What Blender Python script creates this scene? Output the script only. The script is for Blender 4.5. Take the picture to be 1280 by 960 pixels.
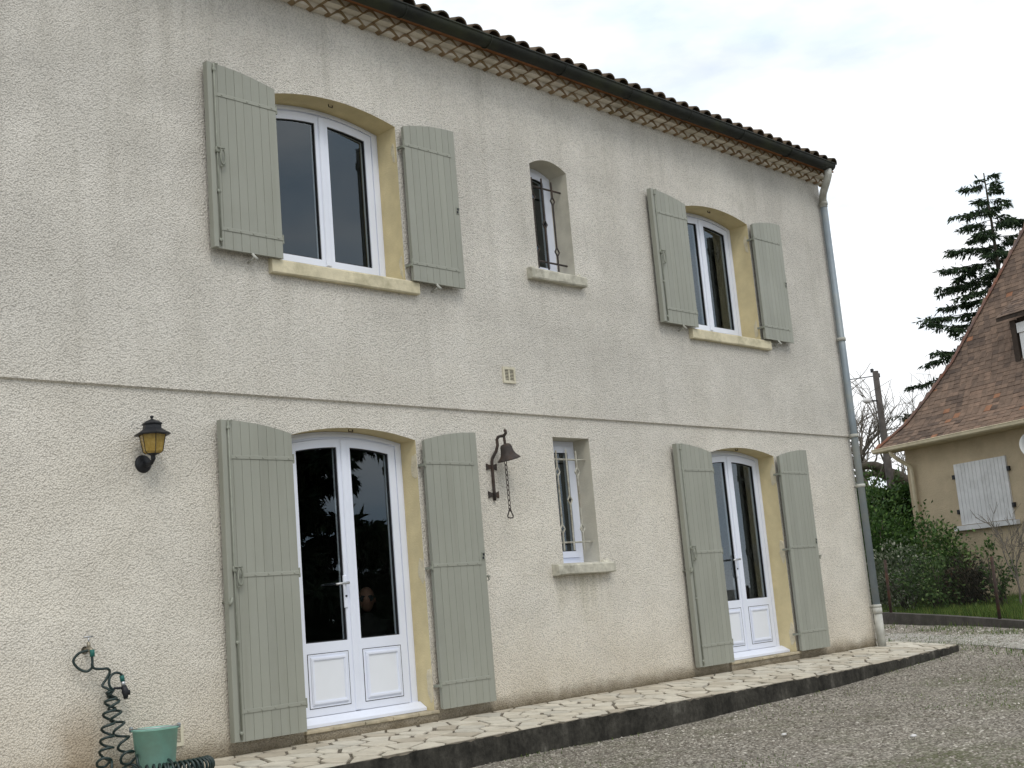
import bpy, math, random
import numpy as np
from mathutils import Vector, Matrix
from mathutils.geometry import tessellate_polygon

for o in list(bpy.data.objects):
    bpy.data.objects.remove(o)
scene = bpy.context.scene
col = scene.collection
rng = random.Random(7)
nr = np.random.default_rng(11)
R = math.radians

# ------------------------------------------------------------------ camera
F = 1559.23
YAW, PITCH, ROLL = R(46.3173), R(9.9453), R(-4.8808)
CAM = np.array([-6.8299, -7.6870, -1.6814])
_fw = np.array([math.sin(YAW) * math.cos(PITCH), math.cos(YAW) * math.cos(PITCH), math.sin(PITCH)])
_r0 = np.array([math.cos(YAW), -math.sin(YAW), 0.0])
_u0 = np.cross(_r0, _fw)
_rt = math.cos(ROLL) * _r0 + math.sin(ROLL) * _u0
_up = -math.sin(ROLL) * _r0 + math.cos(ROLL) * _u0
cam_data = bpy.data.cameras.new('camera')
cam_data.sensor_fit = 'HORIZONTAL'
cam_data.sensor_width = 36.0
cam_data.lens = F / 1280 * 36.0
cam_data.clip_start = 0.05
cam_data.clip_end = 3000
cam = bpy.data.objects.new('camera', cam_data)
col.objects.link(cam)
m = Matrix.Identity(4)
for i in range(3):
    m[i][0], m[i][1], m[i][2], m[i][3] = _rt[i], _up[i], -_fw[i], CAM[i]
cam.matrix_world = m
scene.camera = cam


def ray(x, y):
    return _fw + _rt * (x - 640) / F + _up * (480 - y) / F


def on_plane(px, P0, N):
    d = ray(*px)
    return CAM + d * (np.dot(np.asarray(P0) - CAM, N) / np.dot(d, N))


def at_dist(px, D):
    d = ray(*px)
    return CAM + d * D / math.hypot(d[0], d[1])


# ------------------------------------------------------------------ world, sun, exposure
SUN_EL, SUN_AZ = R(52), R(205)      # azimuth of the direction towards the sun, from +Y clockwise
world = bpy.data.worlds.new('World')
scene.world = world
world.use_nodes = True
wn, wl = world.node_tree.nodes, world.node_tree.links
wn.clear()
w_out = wn.new('ShaderNodeOutputWorld')
w_bg = wn.new('ShaderNodeBackground')
w_bg.inputs['Strength'].default_value = 0.1
sky = wn.new('ShaderNodeTexSky')
sky.sky_type = 'NISHITA'
sky.sun_disc = False
sky.sun_elevation = SUN_EL
sky.sun_rotation = SUN_AZ
sky.air_density = 1.0
sky.dust_density = 2.0
tc = wn.new('ShaderNodeTexCoord')
mp = wn.new('ShaderNodeMapping')
mp.inputs['Scale'].default_value = (1.0, 1.0, 2.6)
mp.inputs['Location'].default_value = (0.35, 0.1, 0.2)
n1 = wn.new('ShaderNodeTexNoise')
n1.inputs['Scale'].default_value = 2.6
n1.inputs['Detail'].default_value = 9
n1.inputs['Roughness'].default_value = 0.55
rp = wn.new('ShaderNodeValToRGB')
rp.color_ramp.elements[0].position = 0.33
rp.color_ramp.elements[0].color = (0.66, 0.66, 0.66, 1)
rp.color_ramp.elements[1].position = 0.56
rp.color_ramp.elements[1].color = (1, 1, 1, 1)
n2 = wn.new('ShaderNodeTexNoise')
n2.inputs['Scale'].default_value = 4.2
n2.inputs['Detail'].default_value = 7
rp2 = wn.new('ShaderNodeValToRGB')
rp2.color_ramp.elements[0].position = 0.36
rp2.color_ramp.elements[0].color = (8.1, 9.7, 11.2, 1)
rp2.color_ramp.elements[1].position = 0.58
rp2.color_ramp.elements[1].color = (13.2, 13.3, 13.4, 1)
mx = wn.new('ShaderNodeMixRGB')
wl.new(tc.outputs['Generated'], mp.inputs['Vector'])
wl.new(mp.outputs['Vector'], n1.inputs['Vector'])
wl.new(mp.outputs['Vector'], n2.inputs['Vector'])
wl.new(n1.outputs['Fac'], rp.inputs['Fac'])
wl.new(n2.outputs['Fac'], rp2.inputs['Fac'])
wl.new(rp.outputs['Color'], mx.inputs['Fac'])
wl.new(sky.outputs['Color'], mx.inputs['Color1'])
wl.new(rp2.outputs['Color'], mx.inputs['Color2'])
wl.new(mx.outputs['Color'], w_bg.inputs['Color'])
wl.new(w_bg.outputs['Background'], w_out.inputs['Surface'])

sun_d = bpy.data.lights.new('sun', 'SUN')
sun_d.energy = 1.2
sun_d.angle = R(24)
sun_d.color = (1.0, 0.95, 0.88)
sun = bpy.data.objects.new('sun', sun_d)
col.objects.link(sun)
sd = Vector((math.sin(SUN_AZ) * math.cos(SUN_EL), math.cos(SUN_AZ) * math.cos(SUN_EL), math.sin(SUN_EL)))
sun.rotation_euler = sd.to_track_quat('Z', 'Y').to_euler()
sun.location = (0, -20, 30)

scene.view_settings.view_transform = 'Standard'
scene.view_settings.look = 'None'
scene.view_settings.gamma = 1
scene.view_settings.exposure = 0.0
scene.view_settings.use_curve_mapping = False
scene.render.engine = 'CYCLES'
scene.cycles.max_bounces = 8
scene.cycles.transparent_max_bounces = 16


# ------------------------------------------------------------------ materials
class NT:
    def __init__(s, name):
        s.m = bpy.data.materials.new(name)
        s.m.use_nodes = True
        s.n, s.l = s.m.node_tree.nodes, s.m.node_tree.links
        s.n.clear()
        s.out = s.n.new('ShaderNodeOutputMaterial')
        s.b = s.n.new('ShaderNodeBsdfPrincipled')
        s.l.new(s.b.outputs[0], s.out.inputs['Surface'])
        g = s.n.new('ShaderNodeNewGeometry')
        s.pos = g.outputs['Position']
        s.geo = g

    def link(s, a, b): s.l.new(a, b)

    def noise(s, scale, detail=4, rough=0.55, vec=None, stretch=None):
        n = s.n.new('ShaderNodeTexNoise')
        n.inputs['Scale'].default_value = scale
        n.inputs['Detail'].default_value = detail
        n.inputs['Roughness'].default_value = rough
        v = vec or s.pos
        if stretch:
            mpn = s.n.new('ShaderNodeMapping')
            mpn.inputs['Scale'].default_value = stretch
            s.link(v, mpn.inputs['Vector'])
            v = mpn.outputs[0]
        s.link(v, n.inputs['Vector'])
        return n.outputs['Fac']

    def voro(s, scale, out='Distance', feature='F1', stretch=None):
        n = s.n.new('ShaderNodeTexVoronoi')
        n.feature = feature
        n.inputs['Scale'].default_value = scale
        v = s.pos
        if stretch:
            mpn = s.n.new('ShaderNodeMapping')
            mpn.inputs['Scale'].default_value = stretch
            s.link(v, mpn.inputs['Vector'])
            v = mpn.outputs[0]
        s.link(v, n.inputs['Vector'])
        return n.outputs[out]

    def ramp(s, fac, stops):
        r = s.n.new('ShaderNodeValToRGB')
        e = r.color_ramp.elements
        while len(e) < len(stops):
            e.new(0.5)
        for i, (p, c) in enumerate(stops):
            e[i].position = p
            if not isinstance(c, (tuple, list)):
                c = (c, c, c)
            e[i].color = (c[0], c[1], c[2], 1)
        s.link(fac, r.inputs['Fac'])
        return r.outputs['Color']

    def mix(s, fac, a, b, mode='MIX'):
        n = s.n.new('ShaderNodeMixRGB')
        n.blend_type = mode
        for k, v in (('Fac', fac), ('Color1', a), ('Color2', b)):
            if isinstance(v, (int, float)):
                n.inputs[k].default_value = v if k == 'Fac' else (v, v, v, 1)
            elif isinstance(v, (tuple, list)):
                n.inputs[k].default_value = (v[0], v[1], v[2], 1)
            else:
                s.link(v, n.inputs[k])
        return n.outputs[0]

    def math(s, op, a, b=0.0, clamp=False):
        n = s.n.new('ShaderNodeMath')
        n.operation = op
        n.use_clamp = clamp
        for i, v in enumerate((a, b)):
            if isinstance(v, (int, float)):
                n.inputs[i].default_value = v
            else:
                s.link(v, n.inputs[i])
        return n.outputs[0]

    def axis(s, k):
        x = s.n.new('ShaderNodeSeparateXYZ')
        s.link(s.pos, x.inputs[0])
        return x.outputs[k]

    def attr(s, name):
        a = s.n.new('ShaderNodeAttribute')
        a.attribute_name = name
        return a.outputs['Color']

    def rand(s):
        return s.n.new('ShaderNodeObjectInfo').outputs['Random']

    def maprange(s, v, a, b, c=0.0, d=1.0):
        n = s.n.new('ShaderNodeMapRange')
        for i, k in enumerate((a, b, c, d)):
            n.inputs[i + 1].default_value = k
        s.link(v, n.inputs[0])
        return n.outputs[0]

    def bump(s, h, dist=0.01, strength=1.0, prev=None):
        n = s.n.new('ShaderNodeBump')
        n.inputs['Strength'].default_value = strength
        n.inputs['Distance'].default_value = dist
        s.link(h, n.inputs['Height'])
        if prev:
            s.link(prev, n.inputs['Normal'])
        s.link(n.outputs[0], s.b.inputs['Normal'])
        return n.outputs[0]

    def fin(s, color=None, rough=0.8, spec=0.3, metal=0.0):
        if color is not None:
            if isinstance(color, (tuple, list)):
                s.b.inputs['Base Color'].default_value = (*color[:3], 1)
            else:
                s.link(color, s.b.inputs['Base Color'])
        if isinstance(rough, (int, float)):
            s.b.inputs['Roughness'].default_value = rough
        else:
            s.link(rough, s.b.inputs['Roughness'])
        s.b.inputs['Specular IOR Level'].default_value = spec
        s.b.inputs['Metallic'].default_value = metal
        return s.m


def simple(name, c, rough=0.7, var=0.2, scale=12, bd=0.0, bs=60, spec=0.3, metal=0.0, randvar=0.0, dirt=None):
    t = NT(name)
    a = tuple(x * (1 - var) for x in c)
    b = tuple(min(1, x * (1 + var)) for x in c)
    cc = t.ramp(t.noise(scale, 6), [(0.3, a), (0.7, b)])
    if randvar:
        cc = t.mix(1.0, cc, t.ramp(t.rand(), [(0, 1 - randvar), (1, 1 + randvar)]), 'MULTIPLY')
    if dirt:
        cc = t.mix(t.ramp(t.noise(scale * 0.35, 8, 0.7), [(0.48, 0.0), (0.72, 1.0)]), cc, dirt)
    if bd:
        t.bump(t.noise(bs, 5), bd, 0.8)
    return t.fin(cc, rough, spec, metal)


MAT = {}


def make_stucco():
    t = NT('stucco')
    z = t.axis(2)
    x = t.axis(0)
    big = t.noise(0.55, 6, 0.6)
    mid = t.noise(2.3, 7, 0.65)
    streak = t.noise(1.0, 6, 0.6, stretch=(2.6, 2.6, 0.35))
    low = t.ramp(mid, [(0.3, (0.69, 0.645, 0.56)), (0.7, (0.775, 0.73, 0.645))])
    high = t.ramp(t.mix(0.5, mid, streak), [(0.34, (0.61, 0.578, 0.515)), (0.66, (0.73, 0.695, 0.632))])
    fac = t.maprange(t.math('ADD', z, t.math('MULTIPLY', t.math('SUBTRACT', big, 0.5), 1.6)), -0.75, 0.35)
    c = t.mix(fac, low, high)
    # grey weathering in blotches, heavier on the upper storey
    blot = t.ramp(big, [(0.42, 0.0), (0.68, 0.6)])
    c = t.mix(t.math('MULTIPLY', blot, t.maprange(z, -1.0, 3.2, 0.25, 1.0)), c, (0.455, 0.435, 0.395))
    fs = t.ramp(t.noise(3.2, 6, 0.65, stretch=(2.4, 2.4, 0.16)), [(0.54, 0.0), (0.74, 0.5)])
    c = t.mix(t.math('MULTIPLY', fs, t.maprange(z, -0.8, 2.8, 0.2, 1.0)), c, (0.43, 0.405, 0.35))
    trowel = t.ramp(t.noise(1.1, 4, 0.5, stretch=(1.0, 1.0, 1.7)), [(0.35, 0.93), (0.65, 1.05)])
    c = t.mix(1.0, c, trowel, 'MULTIPLY')
    # damp band with an uneven top along the foot of the wall
    foot = t.math('ADD', z, t.math('MULTIPLY', t.math('SUBTRACT', t.noise(2.0, 8, 0.7), 0.5), 0.55))
    foot2 = t.math('ADD', z, t.math('MULTIPLY', t.math('SUBTRACT', t.noise(6.0, 8, 0.7), 0.5), 0.16))
    c = t.mix(t.maprange(foot, -2.60, -2.36, 0.55, 0.0), c, (0.26, 0.22, 0.15))
    c = t.mix(t.maprange(foot2, -2.55, -2.425, 1.0, 0.0), c, (0.06, 0.055, 0.042))
    # algae runs under the plain lower sill
    sx_ = t.math('MULTIPLY', t.maprange(x, 1.50, 1.62), t.maprange(x, 2.36, 2.24))
    sz_ = t.math('MULTIPLY', t.maprange(z, -2.0, -1.5), t.maprange(z, -1.44, -1.47))
    sn_ = t.ramp(t.noise(9, 5, 0.6, stretch=(1, 1, 0.12)), [(0.42, 0.0), (0.7, 0.75)])
    c = t.mix(t.math('MULTIPLY', sn_, t.math('MULTIPLY', sx_, sz_)), c, (0.40, 0.37, 0.26))
    c = t.mix(t.maprange(foot, -2.5, -1.75, 0.30, 0.0), c, (0.52, 0.42, 0.28))
    # rusty drip stain below the tap
    dx = t.math('ABSOLUTE', t.math('ADD', x, 2.98))
    dx = t.math('ADD', dx, t.math('MULTIPLY', t.math('SUBTRACT', t.noise(5, 6, 0.7), 0.5), 0.25))
    st = t.math('MULTIPLY', t.maprange(dx, 0.05, 0.26, 1.0, 0.0), t.maprange(z, -2.0, -2.3, 0.0, 0.55))
    c = t.mix(st, c, (0.28, 0.19, 0.10))
    # roughcast relief: short slanting ridges
    mr = t.n.new('ShaderNodeMapping')
    mr.inputs['Rotation'].default_value = (0.5, 0.7, 0.35)
    t.link(t.pos, mr.inputs['Vector'])
    rp_ = mr.outputs[0]
    g1 = t.noise(56, 3, 0.6, vec=rp_)
    g2 = t.noise(120, 3, 0.6, vec=rp_)
    vn = t.n.new('ShaderNodeTexVoronoi')
    vn.inputs['Scale'].default_value = 84
    t.link(rp_, vn.inputs['Vector'])
    v = vn.outputs['Distance']
    h = t.math('ADD', t.math('MULTIPLY', g1, 0.7), t.math('ADD', t.math('MULTIPLY', g2, 0.5), t.math('MULTIPLY', v, -0.75)))
    pits = t.ramp(h, [(0.02, 0.72), (0.24, 0.98), (0.46, 1.07)])  # pit dirt and relief shading both put into the colour by height
    c = t.mix(0.85, c, pits, 'MULTIPLY')
    t.bump(h, 0.0105, 0.95)
    return t.fin(c, 0.95, 0.1)


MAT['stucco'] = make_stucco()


def make_reveal(name, c, dirty):
    t = NT(name)
    cc = t.ramp(t.noise(6, 6), [(0.3, tuple(k * 0.88 for k in c)), (0.7, tuple(k * 1.06 for k in c))])
    cc = t.mix(t.ramp(t.noise(1.7, 8, 0.7), [(0.5, 0.0), (0.72, 0.6)]), cc, dirty)
    t.bump(t.noise(70, 4), 0.004, 0.7)
    return t.fin(cc, 0.85, 0.2)


MAT['yellow'] = make_reveal('yellow_paint', (0.64, 0.545, 0.325), (0.54, 0.46, 0.29))
MAT['cream_reveal'] = make_reveal('cream_plaster', (0.55, 0.52, 0.43), (0.36, 0.34, 0.28))
MAT['patch'] = simple('mortar_patch', (0.60, 0.54, 0.40), 0.95, 0.14, 14, 0.008, 50)
MAT['mortar'] = simple('eave_mortar', (0.68, 0.63, 0.55), 0.95, 0.12, 5, 0.006, 50, dirt=(0.46, 0.42, 0.34))
MAT['sill_yellow'] = simple('painted_sill', (0.62, 0.56, 0.40), 0.85, 0.12, 9, 0.003, 60, dirt=(0.34, 0.31, 0.2))
MAT['sill_grey'] = simple('concrete_sill', (0.50, 0.48, 0.40), 0.9, 0.2, 14, 0.004, 50, dirt=(0.2, 0.19, 0.15))
MAT['step'] = simple('step_stone', (0.44, 0.38, 0.27), 0.9, 0.25, 9, 0.006, 40, dirt=(0.16, 0.15, 0.11))
MAT['pvc'] = simple('white_frame', (0.74, 0.775, 0.87), 0.35, 0.03, 3, spec=0.5)
MAT['panel_white'] = simple('white_panel', (0.74, 0.765, 0.81), 0.4, 0.03, 3, spec=0.5)
MAT['seal'] = simple('black_seal', (0.015, 0.015, 0.018), 0.6, 0.1)
MAT['iron'] = simple('rusty_iron', (0.045, 0.037, 0.033), 0.7, 0.4, 25, 0.002, 90, dirt=(0.075, 0.045, 0.03))
MAT['iron_pale'] = simple('pale_painted_iron', (0.42, 0.41, 0.35), 0.7, 0.2, 25, dirt=(0.2, 0.17, 0.12))
MAT['black_metal'] = simple('black_metal', (0.018, 0.019, 0.022), 0.5, 0.3, 20)
MAT['zinc'] = simple('weathered_zinc', (0.23, 0.27, 0.30), 0.55, 0.15, 4, dirt=(0.32, 0.33, 0.30), metal=0.3)
MAT['pipe_pale'] = simple('pale_pipe', (0.46, 0.46, 0.42), 0.7, 0.2, 9, dirt=(0.25, 0.24, 0.19))
MAT['gutter'] = simple('dark_gutter', (0.017, 0.019, 0.015), 0.7, 0.35, 5, dirt=(0.035, 0.04, 0.02))
MAT['steel'] = simple('steel', (0.45, 0.46, 0.47), 0.35, 0.1, 20, metal=0.8)
MAT['brass'] = simple('tap_brass', (0.30, 0.27, 0.21), 0.5, 0.2, 40, metal=0.7)
MAT['hose'] = simple('hose_plastic', (0.012, 0.028, 0.026), 0.4, 0.2, 30, spec=0.5)
MAT['hose_green'] = simple('connector_green', (0.02, 0.13, 0.11), 0.5, 0.15, 30)
MAT['bucket'] = simple('bucket_plastic', (0.24, 0.47, 0.39), 0.55, 0.1, 8, spec=0.4, dirt=(0.22, 0.34, 0.27))
MAT['dark_hole'] = simple('dark_void', (0.02, 0.02, 0.018), 0.9)
MAT['vent'] = simple('vent_plastic', (0.58, 0.54, 0.42), 0.7, 0.15, 20)
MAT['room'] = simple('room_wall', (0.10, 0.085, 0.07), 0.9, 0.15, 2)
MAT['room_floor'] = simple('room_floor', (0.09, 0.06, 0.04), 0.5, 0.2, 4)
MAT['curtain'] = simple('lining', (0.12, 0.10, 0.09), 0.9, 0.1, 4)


def make_shutter():
    t = NT('shutter_paint')
    c = t.ramp(t.noise(1.3, 6), [(0.3, (0.272, 0.278, 0.235)), (0.7, (0.300, 0.305, 0.258))])
    c = t.mix(1.0, c, t.ramp(t.rand(), [(0, 0.955), (1, 1.045)]), 'MULTIPLY')
    sp = t.ramp(t.noise(38, 5, 0.7), [(0.66, 0.0), (0.74, 0.5)])
    c = t.mix(sp, c, (0.2, 0.2, 0.16))
    run = t.ramp(t.noise(7, 6, 0.65, stretch=(2.2, 2.2, 0.13)), [(0.52, 0.0), (0.75, 0.4)])
    c = t.mix(run, c, (0.225, 0.225, 0.18))
    fade = t.ramp(t.noise(2.1, 5, 0.6), [(0.5, 0.0), (0.72, 0.28)])
    c = t.mix(fade, c, (0.35, 0.355, 0.315))
    t.bump(t.noise(30, 5, stretch=(1, 1, 0.06)), 0.0012, 0.6)
    return t.fin(c, 0.5, 0.35)


MAT['shutter'] = make_shutter()
MAT['shutter_iron'] = simple('shutter_ironwork', (0.25, 0.26, 0.215), 0.55, 0.15, 20)


def make_tile(name, stops, moss, mossamt):
    t = NT(name)
    c = t.ramp(t.rand(), stops)
    c = t.mix(1.0, c, t.ramp(t.noise(9, 6, 0.6), [(0.3, 0.65), (0.7, 1.2)]), 'MULTIPLY')
    c = t.mix(t.ramp(t.noise(4.5, 8, 0.7), [(0.45, 0.0), (0.7, mossamt)]), c, moss)
    t.bump(t.noise(60, 4), 0.003, 0.7)
    return t.fin(c, 0.9, 0.2)


MAT['genoise'] = make_tile('eave_terracotta', [(0, (0.21, 0.145, 0.085)), (0.5, (0.27, 0.18, 0.105)), (1, (0.31, 0.225, 0.14))], (0.17, 0.15, 0.07), 0.5)
MAT['canal'] = make_tile('roof_terracotta', [(0, (0.075, 0.055, 0.04)), (0.5, (0.12, 0.085, 0.055)), (1, (0.17, 0.13, 0.09))], (0.04, 0.04, 0.022), 0.9)
MAT['strip'] = make_tile('terracotta_strip', [(0, (0.30, 0.13, 0.055)), (1, (0.33, 0.15, 0.07))], (0.16, 0.1, 0.05), 0.5)


def make_glass():
    t = NT('window_glass')
    t.n.remove(t.b)
    tr = t.n.new('ShaderNodeBsdfTransparent')
    tr.inputs[0].default_value = (0.86, 0.89, 0.89, 1)
    gl = t.n.new('ShaderNodeBsdfGlossy')
    gl.inputs['Roughness'].default_value = 0.0
    gl.inputs['Color'].default_value = (0.82, 0.92, 1.0, 1)  # blue of the sky added through the reflection tint
    fr = t.n.new('ShaderNodeFresnel')
    fr.inputs['IOR'].default_value = 1.5
    f = t.math('MULTIPLY', fr.outputs[0], t.math('SUBTRACT', 1.0, t.geo.outputs['Backfacing']))
    f = t.math('MULTIPLY', f, 1.75, clamp=True)
    ms = t.n.new('ShaderNodeMixShader')
    t.link(f, ms.inputs[0])
    t.link(tr.outputs[0], ms.inputs[1])
    t.link(gl.outputs[0], ms.inputs[2])
    t.link(ms.outputs[0], t.out.inputs['Surface'])
    return t.m


MAT['glass'] = make_glass()


def make_amber():
    t = NT('amber_glass')
    c = t.ramp(t.noise(40, 5), [(0.3, (0.42, 0.27, 0.05)), (0.7, (0.62, 0.44, 0.12))])
    t.b.inputs['Transmission Weight'].default_value = 0.45
    return t.fin(c, 0.25, 0.5)


MAT['amber'] = make_amber()


def make_gravel(name, dark, light, warm, moss_amt):
    t = NT(name)
    v = t.voro(60, 'Color')
    s = t.n.new('ShaderNodeSeparateColor')
    t.link(v, s.inputs[0])
    c = t.ramp(s.outputs[0], [(0.0, dark), (0.55, warm), (0.85, light), (1.0, tuple(min(1, k * 1.5) for k in light))])
    c = t.mix(1.0, c, t.ramp(t.noise(0.9, 7, 0.65), [(0.3, 0.86), (0.7, 1.1)]), 'MULTIPLY')
    c = t.mix(t.ramp(t.noise(0.55, 8, 0.72), [(0.5, 0.0), (0.66, moss_amt)]), c, (0.085, 0.095, 0.035))
    d = t.voro(60)
    t.bump(d, -0.012, 1.0)
    return t.fin(c, 0.95, 0.15)


MAT['gravel'] = make_gravel('gravel', (0.11, 0.098, 0.08), (0.40, 0.37, 0.315), (0.235, 0.212, 0.178), 0.7)
MAT['track'] = make_gravel('pale_gravel', (0.2, 0.19, 0.165), (0.50, 0.48, 0.43), (0.34, 0.32, 0.28), 0.25)


def make_attr_mat(name, stops, rough=0.9, nscale=0, spec=0.2, trans=0.0):
    t = NT(name)
    a = t.attr('tint')
    s = t.n.new('ShaderNodeSeparateColor')
    t.link(a, s.inputs[0])
    c = t.ramp(s.outputs[0], stops)
    if nscale:
        c = t.mix(1.0, c, t.ramp(t.noise(nscale, 6, 0.6), [(0.3, 0.7), (0.7, 1.2)]), 'MULTIPLY')
    t.fin(c, rough, spec)
    if trans:
        tl = t.n.new('ShaderNodeBsdfTranslucent')
        t.link(c, tl.inputs[0])
        ms = t.n.new('ShaderNodeMixShader')
        ms.inputs[0].default_value = trans
        t.link(t.b.outputs[0], ms.inputs[1])
        t.link(tl.outputs[0], ms.inputs[2])
        t.link(ms.outputs[0], t.out.inputs['Surface'])
    return t.m


MAT['stone'] = make_attr_mat('gravel_stone', [(0, (0.09, 0.078, 0.062)), (0.4, (0.23, 0.205, 0.17)), (0.75, (0.40, 0.37, 0.315)), (1, (0.66, 0.62, 0.55))], 0.95)
MAT['grass'] = make_attr_mat('grass_blade', [(0, (0.04, 0.075, 0.014)), (0.6, (0.085, 0.15, 0.026)), (1, (0.17, 0.20, 0.05))], 0.8, trans=0.25)
MAT['needle'] = make_attr_mat('conifer_needle', [(0, (0.010, 0.022, 0.010)), (0.6, (0.022, 0.042, 0.019)), (1, (0.05, 0.075, 0.03))], 0.8, trans=0.1)
MAT['hedge'] = make_attr_mat('hedge_leaf', [(0, (0.014, 0.032, 0.008)), (0.6, (0.04, 0.09, 0.018)), (1, (0.10, 0.17, 0.035))], 0.6, trans=0.2)
MAT['leaf'] = make_attr_mat('shrub_leaf', [(0, (0.02, 0.045, 0.012)), (0.6, (0.06, 0.115, 0.03)), (1, (0.16, 0.22, 0.07))], 0.55, trans=0.2)
MAT['leaf_grey'] = make_attr_mat('variegated_leaf', [(0, (0.03, 0.05, 0.025)), (0.6, (0.08, 0.11, 0.055)), (1, (0.42, 0.42, 0.34))], 0.55, trans=0.2)
MAT['leaf_red'] = make_attr_mat('dark_red_leaf', [(0, (0.015, 0.016, 0.012)), (0.6, (0.035, 0.035, 0.02)), (1, (0.10, 0.055, 0.035))], 0.55, trans=0.2)
MAT['bark'] = simple('bark', (0.075, 0.062, 0.05), 0.95, 0.35, 10, 0.01, 25, dirt=(0.06, 0.075, 0.03))
MAT['twig'] = simple('twig', (0.17, 0.15, 0.125), 0.95, 0.3, 10)
MAT['pole'] = simple('pole_wood', (0.085, 0.075, 0.068), 0.9, 0.3, 6, 0.006, 30)
MAT['nb_wall'] = simple('neighbour_render', (0.50, 0.405, 0.275), 0.95, 0.12, 1.6, 0.02, 30, dirt=(0.38, 0.31, 0.21))
MAT['nb_white'] = simple('worn_white_paint', (0.68, 0.67, 0.66), 0.7, 0.08, 3, dirt=(0.46, 0.45, 0.43))
MAT['nb_cream'] = simple('cream_gutter', (0.58, 0.50, 0.35), 0.6, 0.1, 6)
MAT['nb_tile'] = make_attr_mat('plain_tile', [(0, (0.085, 0.062, 0.05)), (0.4, (0.175, 0.122, 0.09)), (0.75, (0.24, 0.16, 0.115)), (0.9, (0.25, 0.135, 0.08)), (1, (0.33, 0.145, 0.08))], 0.9, 7)
MAT['nb_ridge'] = make_tile('hip_terracotta', [(0, (0.15, 0.075, 0.055)), (0.5, (0.24, 0.105, 0.065)), (1, (0.16, 0.105, 0.085))], (0.08, 0.075, 0.08), 0.75)
MAT['timber'] = simple('dark_timber', (0.045, 0.032, 0.024), 0.85, 0.3, 10)
MAT['kerb'] = simple('kerb_concrete', (0.095, 0.085, 0.075), 0.95, 0.3, 5, 0.01, 30, dirt=(0.05, 0.05, 0.035))
MAT['dish'] = simple('dish_grey', (0.55, 0.56, 0.55), 0.5, 0.05, 5)
MAT['wire'] = simple('fence_wire', (0.07, 0.07, 0.06), 0.6, 0.2, 10, metal=0.3)
MAT['rust_post'] = simple('rusty_post', (0.06, 0.042, 0.035), 0.85, 0.4, 14, dirt=(0.11, 0.05, 0.03))
MAT['cable'] = simple('cable_black', (0.02, 0.02, 0.02), 0.6, 0.1)
MAT['soil'] = simple('garden_soil', (0.10, 0.085, 0.055), 0.95, 0.4, 4, 0.02, 30, dirt=(0.06, 0.09, 0.025))
MAT['skin'] = simple('skin', (0.50, 0.27, 0.19), 0.55, 0.08, 12)
MAT['cloth'] = simple('dark_pullover', (0.035, 0.032, 0.032), 0.9, 0.2, 10)
MAT['hair'] = simple('grey_hair', (0.35, 0.33, 0.31), 0.8, 0.2, 40)


def make_kerbface():
    t = NT('patio_concrete')
    c = t.ramp(t.mix(0.5, t.noise(2.2, 8, 0.7, stretch=(2.0, 2.0, 0.5)), t.noise(4.5, 6, 0.65)), [(0.40, (0.020, 0.019, 0.016)), (0.56, (0.06, 0.056, 0.047)), (0.70, (0.18, 0.17, 0.145))])
    c = t.mix(1.0, c, t.ramp(t.noise(28, 5), [(0.3, 0.7), (0.7, 1.2)]), 'MULTIPLY')
    t.bump(t.noise(40, 5), 0.008, 0.8)
    return t.fin(c, 0.95, 0.15)


MAT['patio'] = make_kerbface()


def make_paving():
    t = NT('paving_stone')
    c = t.ramp(t.rand(), [(0, (0.42, 0.37, 0.29)), (0.4, (0.54, 0.49, 0.395)), (0.75, (0.60, 0.555, 0.46)), (1, (0.48, 0.45, 0.38))])
    c = t.mix(1.0, c, t.ramp(t.noise(7, 7, 0.65), [(0.3, 0.8), (0.7, 1.12)]), 'MULTIPLY')
    c = t.mix(t.ramp(t.noise(3.2, 8, 0.75), [(0.55, 0.0), (0.75, 0.55)]), c, (0.22, 0.19, 0.14))
    t.bump(t.noise(25, 6), 0.006, 0.7)
    return t.fin(c, 0.75, 0.3)


MAT['paving'] = make_paving()
MAT['joint'] = simple('paving_joint', (0.15, 0.13, 0.10), 0.95, 0.35, 14, 0.008, 40)


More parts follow.
